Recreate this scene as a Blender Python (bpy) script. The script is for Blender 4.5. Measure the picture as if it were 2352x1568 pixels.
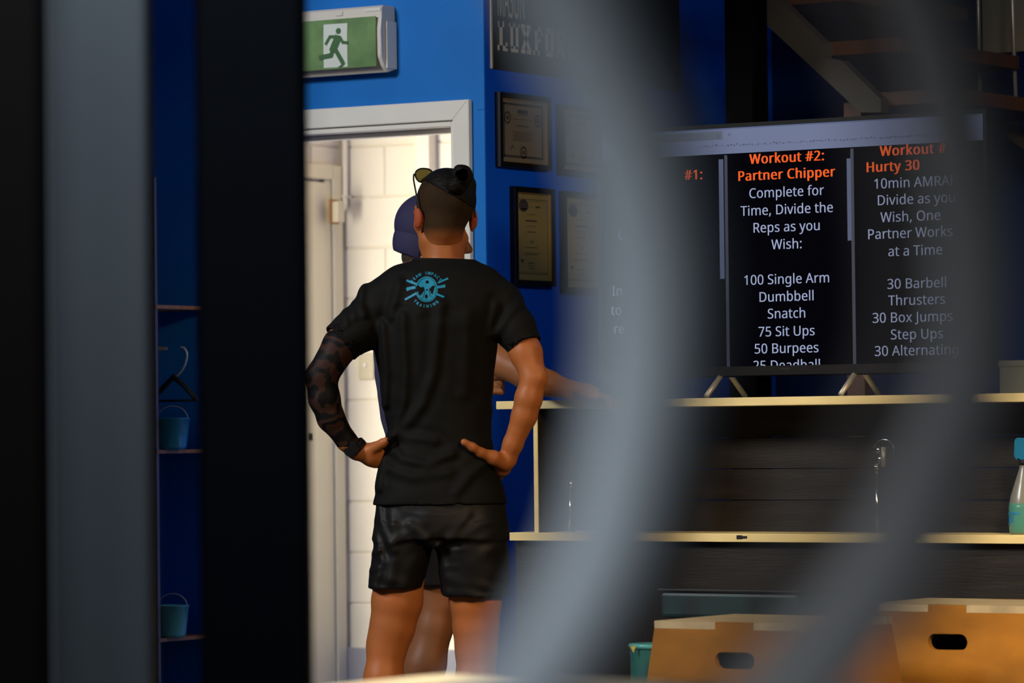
import bpy, bmesh, math, random
import numpy as np
from mathutils import Vector, Matrix
from mathutils.bvhtree import BVHTree
for o in list(bpy.data.objects): bpy.data.objects.remove(o)
S = bpy.context.scene; COL = S.collection
random.seed(4); rng = np.random.default_rng(4)

# ---------------- camera ----------------
FPX = 9400.0; W_, H_ = 2352, 1568
TH = math.radians(33.0); PITCH = math.atan(201/FPX); ROLL = math.radians(0.65)
CAM = Vector((0, 0, 1.08))
R0 = Vector((math.cos(TH), math.sin(TH), 0)); F0 = Vector((-math.sin(TH), math.cos(TH), 0)); Z0 = Vector((0, 0, 1))
FW = (F0*math.cos(PITCH) + Z0*math.sin(PITCH)).normalized(); U0 = R0.cross(FW)
RT = R0*math.cos(ROLL) - U0*math.sin(ROLL); UP = U0*math.cos(ROLL) + R0*math.sin(ROLL)
cd = bpy.data.cameras.new('camera'); cam = bpy.data.objects.new('camera', cd); COL.objects.link(cam)
cam.matrix_world = Matrix(((RT.x, UP.x, -FW.x, CAM.x), (RT.y, UP.y, -FW.y, CAM.y), (RT.z, UP.z, -FW.z, CAM.z), (0, 0, 0, 1)))
cd.sensor_width = 36; cd.lens = FPX/W_*36; cd.clip_start = 0.05; cd.clip_end = 100
cd.dof.use_dof = True; cd.dof.focus_distance = 11.5; cd.dof.aperture_fstop = 5.0
S.camera = cam

# ---------------- world, lights, exposure ----------------
w = bpy.data.worlds.new('world'); S.world = w; w.use_nodes = True
w.node_tree.nodes['Background'].inputs[0].default_value = (0.62, 0.68, 0.8, 1)
w.node_tree.nodes['Background'].inputs[1].default_value = 0.028
S.view_settings.view_transform = 'Standard'; S.view_settings.look = 'None'
S.view_settings.exposure = 0.0; S.view_settings.gamma = 1.0; S.view_settings.use_curve_mapping = False

def area(name, loc, target, sx, sy, power, col, spread=180):
    l = bpy.data.lights.new(name, 'AREA'); l.shape = 'RECTANGLE'; l.size = sx; l.size_y = sy; l.energy = power; l.color = col; l.spread = math.radians(spread)
    o = bpy.data.objects.new(name, l); COL.objects.link(o); o.location = loc
    o.rotation_euler = (Vector(target)-Vector(loc)).to_track_quat('-Z', 'Y').to_euler(); return o
# daylight of the high glazing at the front of the hall
area('hall_daylight', (-8.5, 3.4, 4.7), (-7.2, 10.6, 1.7), 1.5, 1.5, 400, (0.93, 0.97, 1.0))
# open roller door behind the camera, to its left
area('roller_door_daylight', (-1.5, -0.9, 1.75), (-0.6, 1.0, 1.05), 0.8, 0.8, 8, (0.84, 0.92, 1.0))
sr = bpy.data.lights.new('tube_fill_spot', 'SPOT'); sr.energy = 74; sr.spot_size = math.radians(14); sr.spot_blend = 1.0; sr.shadow_soft_size = 0.12; sr.color = (0.84, 0.92, 1.0)  # spot added to brighten the curved tubes more at the bottom than the top
sro = bpy.data.objects.new('tube_fill_spot', sr); COL.objects.link(sro); sro.location = (-1.3, -0.9, 0.9); sro.rotation_euler = (Vector((-0.61, 1.02, 0.965))-Vector((-1.3, -0.9, 0.9))).to_track_quat('-Z', 'Y').to_euler()
# overhead lamp added close by to brighten the tops of the posts
area('post_top_fill', (-2.75, 3.4, 2.5), (-3.3, 4.3, 1.5), 0.35, 0.35, 10, (0.86, 0.93, 1.0))
# warm fill lamp added over the training floor to light the boxes
area('warm_box_fill', (-2.2, 6.6, 2.9), (-4.1, 9.4, 0.5), 0.5, 0.5, 38, (1.0, 0.74, 0.42), 75)
# fill lamp added under the mezzanine to brighten the certificate wall
area('side_wall_fill', (-4.9, 10.35, 2.5), (-7.0, 11.4, 1.5), 0.4, 0.4, 6.5, (0.80, 0.90, 1.0))
# sunbeam from the roof window onto the nearest box
sp = bpy.data.lights.new('roof_window_sunbeam', 'SPOT'); sp.energy = 3200; sp.spot_size = math.radians(11); sp.spot_blend = 0.5; sp.shadow_soft_size = 0.06; sp.color = (1.0, 0.86, 0.58)
spo = bpy.data.objects.new('roof_window_sunbeam', sp); COL.objects.link(spo); spo.location = (-5.6, 7.6, 5.0); spo.rotation_euler = (Vector((-3.75, 5.1, 0.72))-Vector((-5.6, 7.6, 5.0))).to_track_quat('-Z', 'Y').to_euler()
# daylight through the corridor window
area('corridor_window_daylight', (-9.62, 11.5, 1.25), (-8.3, 12.9, 1.0), 1.0, 1.5, 145, (1.0, 0.935, 0.80))

# ---------------- pixel -> place helpers ----------------
def ray(px, py): return FW + RT*((px-W_/2)/FPX) + UP*((H_/2-py)/FPX)
def at_d(px, py, d): r = ray(px, py); return CAM + r*(d/r.dot(F0))
def on_y(px, py, Y): r = ray(px, py); return CAM + r*(Y/r.y)
def on_x(px, py, X): r = ray(px, py); return CAM + r*(X/r.x)
def on_z(px, py, Z): r = ray(px, py); return CAM + r*((Z-CAM.z)/r.z)

# ---------------- materials ----------------
def mat(name, col, rough=0.5, metal=0.0, bump=0.0, bscale=40.0, var=0.0, vscale=6.0, emit=None, estr=1.0, spec=0.5, stretch=None, coat=0.0, trans=0.0, sub=0.0):
    m = bpy.data.materials.new(name); m.use_nodes = True; nt = m.node_tree; N = nt.nodes; L = nt.links
    b = N['Principled BSDF']; b.inputs['Base Color'].default_value = (*col, 1); b.inputs['Roughness'].default_value = rough
    b.inputs['Metallic'].default_value = metal; b.inputs['Specular IOR Level'].default_value = spec
    b.inputs['Coat Weight'].default_value = coat; b.inputs['Transmission Weight'].default_value = trans
    if sub:
        b.inputs['Subsurface Weight'].default_value = sub; b.inputs['Subsurface Radius'].default_value = (1.0, 0.35, 0.15); b.inputs['Subsurface Scale'].default_value = 0.008
    tc = N.new('ShaderNodeTexCoord'); mp = N.new('ShaderNodeMapping'); L.new(tc.outputs['Object'], mp.inputs[0])
    if stretch: mp.inputs['Scale'].default_value = stretch
    n = N.new('ShaderNodeTexNoise'); n.inputs['Scale'].default_value = vscale; n.inputs['Detail'].default_value = 5; L.new(mp.outputs[0], n.inputs['Vector'])
    if var:
        mx = N.new('ShaderNodeMix'); mx.data_type = 'RGBA'; mx.blend_type = 'MULTIPLY'; mx.inputs[0].default_value = 1
        rp = N.new('ShaderNodeMapRange'); rp.inputs['From Min'].default_value = 0.3; rp.inputs['From Max'].default_value = 0.7
        rp.inputs['To Min'].default_value = 1-var; rp.inputs['To Max'].default_value = 1+var*0.4
        L.new(n.outputs[0], rp.inputs[0]); mx.inputs[6].default_value = (*col, 1); L.new(rp.outputs[0], mx.inputs[7]); L.new(mx.outputs[2], b.inputs['Base Color'])
    if bump:
        n2 = N.new('ShaderNodeTexNoise'); n2.inputs['Scale'].default_value = bscale; n2.inputs['Detail'].default_value = 4; L.new(mp.outputs[0], n2.inputs['Vector'])
        bp = N.new('ShaderNodeBump'); bp.inputs['Strength'].default_value = bump; bp.inputs['Distance'].default_value = 0.004
        L.new(n2.outputs[0], bp.inputs['Height']); L.new(bp.outputs[0], b.inputs['Normal'])
    if emit:
        b.inputs['Emission Color'].default_value = (*emit, 1); b.inputs['Emission Strength'].default_value = estr
    return m
M = {}
M['blue'] = mat('blue_wall_paint', (0.006, 0.165, 0.56), 0.5, spec=0.2, bump=0.08, bscale=60, var=0.12, vscale=2)
M['navy'] = mat('navy_wall_paint', (0.003, 0.10, 0.72), 0.6, spec=0.1, var=0.15, vscale=2)
M['navy_shaded'] = mat('shaded_navy_wall', (0.002, 0.014, 0.075), 0.7, spec=0.1, var=0.15, vscale=2)  # wall navy darkened to stand for the shade under the mezzanine
M['trim'] = mat('white_trim_gloss', (0.80, 0.76, 0.68), 0.35, bump=0.05, var=0.05)
M['cream'] = mat('cream_block_paint', (0.84, 0.76, 0.60), 0.55, bump=0.35, bscale=55, var=0.05, vscale=5)
M['mortar'] = mat('painted_mortar', (0.78, 0.70, 0.54), 0.7)
M['doorp'] = mat('cream_door_paint', (0.74, 0.67, 0.46), 0.42, bump=0.15, bscale=30, stretch=(6, 6, 0.6))
M['skirt'] = mat('grey_skirting_paint', (0.30, 0.29, 0.31), 0.6, bump=0.1)
M['floor'] = mat('dark_rubber_floor', (0.035, 0.036, 0.04), 0.75, bump=0.2, bscale=200, var=0.2, vscale=30)
M['ceil'] = mat('dark_ceiling', (0.10, 0.10, 0.11), 0.8)
M['grey_post'] = mat('grey_post_paint', (0.15, 0.175, 0.20), 0.6, spec=0.2, var=0.06, vscale=3)
M['black_post'] = mat('black_post_paint', (0.0022, 0.0036, 0.007), 0.7, spec=0.12)
M['dark_pad'] = mat('dark_padding', (0.014, 0.0115, 0.0115), 0.8, spec=0.1)
M['tube'] = mat('grey_painted_tube', (0.55, 0.60, 0.64), 0.5, var=0.04, vscale=8)
M['tube2'] = mat('dimmed_grey_tube', (0.46, 0.45, 0.45), 0.55, var=0.04, vscale=8)  # tube grey darkened in the colour, since less light falls on the second tube
M['tube_warm'] = mat('taupe_painted_rod', (0.17, 0.145, 0.13), 0.6)
M['plastic'] = mat('ivory_plastic', (0.72, 0.66, 0.58), 0.4)
M['white_pl'] = mat('white_sign_face', (0.70, 0.74, 0.66), 0.35)
M['green'] = mat('green_sign_face', (0.20, 0.34, 0.13), 0.25, var=0.35, vscale=9, coat=0.4)
M['gman'] = mat('dark_green_figure', (0.07, 0.16, 0.06), 0.3)
M['black_frame'] = mat('black_picture_frame', (0.006, 0.005, 0.005), 0.35)
M['gold'] = mat('gold_slip', (0.55, 0.36, 0.10), 0.35, metal=0.6)
M['paper'] = mat('aged_paper', (0.20, 0.155, 0.11), 0.6, var=0.08)
M['paper2'] = mat('yellowed_paper', (0.27, 0.20, 0.075), 0.6, var=0.08)
M['ink'] = mat('dark_ink', (0.05, 0.04, 0.035), 0.6)
M['signblack'] = mat('black_sign_panel', (0.012, 0.010, 0.009), 0.5)
M['signletter'] = mat('taupe_sign_lettering', (0.62, 0.54, 0.47), 0.6)
M['signedge'] = mat('cream_sign_edge', (0.42, 0.38, 0.32), 0.5)
M['counter'] = mat('cream_laminate_edge', (0.82, 0.66, 0.31), 0.5, var=0.1, vscale=5, stretch=(1, 1, 8))
M['darkwood'] = mat('black_stained_wood', (0.020, 0.017, 0.0155), 0.6, spec=0.2, bump=0.3, bscale=20, var=0.4, vscale=4, stretch=(1, 1, 12))
M['bezel'] = mat('black_tv_bezel', (0.006, 0.005, 0.005), 0.5, spec=0.15)
M['screen'] = mat('tv_screen', (0.0004, 0.0004, 0.0006), 0.6, spec=0.0, emit=(0.0012, 0.0012, 0.0025), estr=1)
M['bar'] = mat('tv_browser_bar', (0.01, 0.01, 0.01), 0.5, emit=(0.088, 0.112, 0.21), estr=1.1)
M['bar2'] = mat('tv_tab_grey', (0.01, 0.01, 0.01), 0.5, emit=(0.06, 0.078, 0.12), estr=1.0)
M['scroll'] = mat('tv_scrollbar', (0.01, 0.01, 0.01), 0.5, emit=(0.05, 0.07, 0.15), estr=1)
M['coldiv'] = mat('tv_column_line', (0.01, 0.01, 0.01), 0.5, emit=(0.012, 0.014, 0.035), estr=1)
M['twhite'] = mat('tv_white_text', (0.01, 0.01, 0.01), 0.5, emit=(0.27, 0.31, 0.46), estr=1.15)
M['torange'] = mat('tv_orange_text', (0.01, 0.01, 0.01), 0.5, emit=(0.72, 0.085, 0.006), estr=1.2)
M['tgrey'] = mat('tv_grey_marks', (0.01, 0.01, 0.01), 0.5, emit=(0.035, 0.04, 0.09), estr=1)
M['chrome'] = mat('chrome', (0.75, 0.74, 0.70), 0.15, metal=1)
M['legmetal'] = mat('satin_grey_metal', (0.45, 0.42, 0.36), 0.4, metal=0.5)
M['ply'] = mat('birch_plywood', (0.36, 0.15, 0.018), 0.55, spec=0.2, bump=0.1, var=0.45, vscale=3.5, stretch=(1, 1, 2.5))
M['plytop'] = mat('worn_plywood_top', (0.50, 0.40, 0.24), 0.5, bump=0.25, bscale=12, var=0.35, vscale=6, stretch=(1.5, 14, 1))
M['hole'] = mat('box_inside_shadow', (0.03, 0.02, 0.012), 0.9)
M['teal'] = mat('teal_enamel', (0.10, 0.42, 0.42), 0.3, coat=0.3)
M['teal2'] = mat('deep_blue_teal_enamel', (0.01, 0.20, 0.30), 0.35, coat=0.3)
M['shelfwood'] = mat('stained_pine_board', (0.34, 0.15, 0.05), 0.55, var=0.3, stretch=(1, 8, 1))
M['upright'] = mat('slotted_steel_upright', (0.16, 0.14, 0.14), 0.5, metal=0.3)
M['blackpl'] = mat('black_plastic', (0.01, 0.01, 0.011), 0.5, spec=0.25)
M['stairwood'] = mat('stair_tread_timber', (0.10, 0.033, 0.009), 0.5, var=0.3, stretch=(6, 1, 1))
M['stringer'] = mat('painted_stringer', (0.055, 0.047, 0.036), 0.6, var=0.2)
M['pole'] = mat('brushed_baluster', (0.55, 0.48, 0.38), 0.35, metal=0.6)
M['benchteal'] = mat('dark_teal_mottled', (0.006, 0.03, 0.036), 0.5, var=0.7, vscale=12)
M['column'] = mat('matt_black_steel', (0.0012, 0.0012, 0.0015), 0.8, spec=0.05)
M['tub'] = mat('dark_teal_plastic', (0.01, 0.09, 0.08), 0.4)
M['yellow'] = mat('yellow_tag', (0.6, 0.5, 0.06), 0.5)
M['skin'] = mat('tanned_skin', (0.42, 0.128, 0.034), 0.5, spec=0.3, bump=0.12, bscale=140, var=0.14, vscale=9, sub=0.12)
M['skin2'] = mat('fair_skin', (0.28, 0.105, 0.042), 0.5, spec=0.3, bump=0.12, bscale=140, var=0.14, vscale=9, sub=0.12)
M['ear'] = mat('ear_skin', (0.34, 0.07, 0.024), 0.6, spec=0.15, sub=0.4)
M['hair'] = mat('dark_brown_hair', (0.006, 0.0042, 0.003), 0.55, spec=0.14, bump=0.9, bscale=60, stretch=(1, 1, 4))
M['fade'] = mat('cropped_hair', (0.034, 0.0165, 0.0055), 0.8, spec=0.15, bump=0.4, bscale=400, var=0.35, vscale=14)
def _fade():
    m = M['fade']; nt = m.node_tree; N = nt.nodes; Lk = nt.links; b = N['Principled BSDF']; src = b.inputs['Base Color'].links[0].from_socket
    tc = N.new('ShaderNodeTexCoord'); sx_ = N.new('ShaderNodeSeparateXYZ'); Lk.new(tc.outputs['Object'], sx_.inputs[0])
    r = N.new('ShaderNodeMapRange'); r.interpolation_type = 'SMOOTHSTEP'; r.inputs['From Min'].default_value = 1.578; r.inputs['From Max'].default_value = 1.632; Lk.new(sx_.outputs[2], r.inputs[0])
    mx = N.new('ShaderNodeMix'); mx.data_type = 'RGBA'; Lk.new(r.outputs[0], mx.inputs[0]); mx.inputs[6].default_value = (0.40, 0.122, 0.034, 1); Lk.new(src, mx.inputs[7]); Lk.new(mx.outputs[2], b.inputs['Base Color'])
_fade()
M['beard'] = mat('brown_beard', (0.035, 0.018, 0.010), 0.8, bump=0.9, bscale=120)
M['tee'] = mat('black_cotton', (0.0042, 0.0038, 0.0033), 0.75, bump=0.12, bscale=500, spec=0.16)
M['shorts'] = mat('black_sport_fabric', (0.0065, 0.0055, 0.0055), 0.55, bump=0.12, bscale=300, spec=0.22)
M['navytee'] = mat('navy_cotton', (0.045, 0.040, 0.085), 0.8)
M['cap'] = mat('navy_cap_fabric', (0.020, 0.016, 0.065), 0.8, bump=0.15, bscale=400)
M['print'] = mat('teal_screen_print', (0.0, 0.25, 0.42), 0.6)
M['lens'] = mat('olive_lens', (0.40, 0.37, 0.12), 0.15, trans=0.0)
M['eye'] = mat('eye_white', (0.7, 0.68, 0.64), 0.2)
M['iris'] = mat('eye_iris', (0.04, 0.02, 0.01), 0.2)
M['shoe'] = mat('shoe_fabric', (0.02, 0.02, 0.024), 0.7)
M['sole'] = mat('shoe_sole', (0.5, 0.5, 0.5), 0.6)
M['bottle'] = mat('frosted_bottle', (0.30, 0.30, 0.26), 0.25, trans=0.35)
M['liquid'] = mat('teal_liquid', (0.07, 0.25, 0.20), 0.25)
M['bluepl'] = mat('blue_trigger_plastic', (0.005, 0.17, 0.33), 0.35)
M['label'] = mat('blue_label_print', (0.02, 0.20, 0.36), 0.5)
M['greybox'] = mat('grey_green_carton', (0.07, 0.075, 0.06), 0.6)
M['switch'] = mat('cream_switch_plastic', (0.60, 0.53, 0.36), 0.35)
M['brass'] = mat('aged_brass', (0.35, 0.16, 0.06), 0.4, metal=0.5)
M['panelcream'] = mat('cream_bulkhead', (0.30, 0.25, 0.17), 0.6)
# tattooed forearm: skin with dark flowing bands
def tattoo():
    m = mat('tattooed_skin', (0.30, 0.13, 0.065), 0.6, spec=0.15, bump=0.1, bscale=140, sub=0.05); nt = m.node_tree; N = nt.nodes; L = nt.links
    tc = N.new('ShaderNodeTexCoord'); wv = N.new('ShaderNodeTexWave'); wv.wave_type = 'RINGS'; wv.inputs['Scale'].default_value = 5.5
    wv.inputs['Distortion'].default_value = 16; wv.inputs['Detail'].default_value = 2.5; wv.inputs['Detail Scale'].default_value = 2.2
    L.new(tc.outputs['Object'], wv.inputs['Vector'])
    cr = N.new('ShaderNodeValToRGB'); cr.color_ramp.elements[0].position = 0.42; cr.color_ramp.elements[0].color = (0.004, 0.0035, 0.004, 1)
    cr.color_ramp.elements[1].position = 0.66; cr.color_ramp.elements[1].color = (0.036, 0.0145, 0.0095, 1)
    L.new(wv.outputs['Fac'], cr.inputs[0]); L.new(cr.outputs[0], N['Principled BSDF'].inputs['Base Color']); return m
M['tattoo'] = tattoo()

# ---------------- object helpers ----------------
def link(name, me, m, parent=None):
    o = bpy.data.objects.new(name, me); COL.objects.link(o)
    if m is not None:
        for mm in (m if isinstance(m, (list, tuple)) else [m]): me.materials.append(mm)
    if parent is not None: o.parent = parent; o.matrix_parent_inverse = parent.matrix_world.inverted()
    return o
def tag(o, label, cat, group=None):
    o['label'] = label; o['category'] = cat
    if group: o['group'] = group
    return o
def struct(o): o['kind'] = 'structure'; return o
def empty(name, loc, rz=0.0):
    o = bpy.data.objects.new(name, None); COL.objects.link(o); o.empty_display_size = 0.1
    o.matrix_world = Matrix.Translation(Vector(loc)) @ Matrix.Rotation(rz, 4, 'Z'); bpy.context.view_layer.update(); return o
def from_bm(name, bm, m, parent=None, smooth=False):
    bmesh.ops.recalc_face_normals(bm, faces=bm.faces)
    me = bpy.data.meshes.new(name); bm.to_mesh(me); bm.free()
    if smooth: me.polygons.foreach_set('use_smooth', [True]*len(me.polygons))
    return link(name, me, m, parent)
def bbox(bm, a, b, bev=0.0, seg=2, mtx=None):
    a = Vector(a); b = Vector(b); lo = Vector([min(a[i], b[i]) for i in range(3)]); hi = Vector([max(a[i], b[i]) for i in range(3)])
    r = bmesh.ops.create_cube(bm, size=1); vs = r['verts']; c = (lo+hi)/2; s = hi-lo
    for v in vs: v.co = Vector((v.co.x*s.x, v.co.y*s.y, v.co.z*s.z)) + c
    if bev:
        es = list({e for v in vs for e in v.link_edges}); rr = bmesh.ops.bevel(bm, geom=es, offset=bev, segments=seg, affect='EDGES', profile=0.5)
        vs = list({v for f in rr['faces'] for v in f.verts} | {v for v in vs if v.is_valid})
    if mtx is not None: bmesh.ops.transform(bm, matrix=mtx, verts=[v for v in vs if v.is_valid])
    return vs
def box(name, a, b, m, parent=None, bev=0.0, seg=2):
    bm = bmesh.new(); bbox(bm, a, b, bev, seg); return from_bm(name, bm, m, parent)
def tube_bm(bm, pts, rad, seg=12, cap=True, closed=False):
    pts = [Vector(p) for p in pts]; n = len(pts); rads = rad if isinstance(rad, (list, tuple)) else [rad]*n
    rings = []; prev = None
    for i, p in enumerate(pts):
        if closed: t = pts[(i+1) % n]-pts[i-1]
        else: t = pts[min(i+1, n-1)]-pts[max(i-1, 0)]
        t.normalize()
        if prev is None:
            a = Vector((0, 0, 1)) if abs(t.z) < 0.9 else Vector((1, 0, 0)); u = t.cross(a).normalized()
        else: u = (prev-t*prev.dot(t)).normalized()
        prev = u; v = t.cross(u)
        rings.append([bm.verts.new(p+(u*math.cos(2*math.pi*k/seg)+v*math.sin(2*math.pi*k/seg))*rads[i]) for k in range(seg)])
    m_ = n if closed else n-1
    for i in range(m_):
        A, B = rings[i], rings[(i+1) % n]
        for k in range(seg): bm.faces.new((A[k], A[(k+1) % seg], B[(k+1) % seg], B[k]))
    if cap and not closed: bm.faces.new(rings[0][::-1]); bm.faces.new(rings[-1])
def tube(name, pts, rad, m, parent=None, seg=12, closed=False):
    bm = bmesh.new(); tube_bm(bm, pts, rad, seg, closed=closed); return from_bm(name, bm, m, parent, True)
def lathe(name, prof, m, parent=None, loc=(0, 0, 0), seg=32, smooth=True):
    bm = bmesh.new(); loc = Vector(loc); rings = []
    for r, z in prof: rings.append([bm.verts.new(loc+Vector((r*math.cos(2*math.pi*k/seg), r*math.sin(2*math.pi*k/seg), z))) for k in range(seg)])
    for A, B in zip(rings, rings[1:]):
        for k in range(seg): bm.faces.new((A[k], A[(k+1) % seg], B[(k+1) % seg], B[k]))
    bm.faces.new(rings[0][::-1]); bm.faces.new(rings[-1]); o = from_bm(name, bm, m, parent, smooth); return o
def prism(bm, pts, off):
    """closed polygon pts (Vectors) extruded by vector off"""
    a = [bm.verts.new(p) for p in pts]; b = [bm.verts.new(Vector(p)+off) for p in pts]; n = len(a)
    bm.faces.new(a); bm.faces.new(b[::-1])
    for i in range(n): bm.faces.new((a[i], a[(i+1) % n], b[(i+1) % n], b[i]))
def spline(pts, n=12):
    P = [Vector(p) for p in pts]; P = [P[0]*2-P[1]]+P+[P[-1]*2-P[-2]]; out = []
    for i in range(1, len(P)-2):
        for k in range(n):
            t = k/n; a, b, c, d = P[i-1:i+3]
            out.append(0.5*((2*b)+(c-a)*t+(2*a-5*b+4*c-d)*t*t+(3*b-a-3*c+d)*t**3))
    out.append(P[-2]); return out
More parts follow.
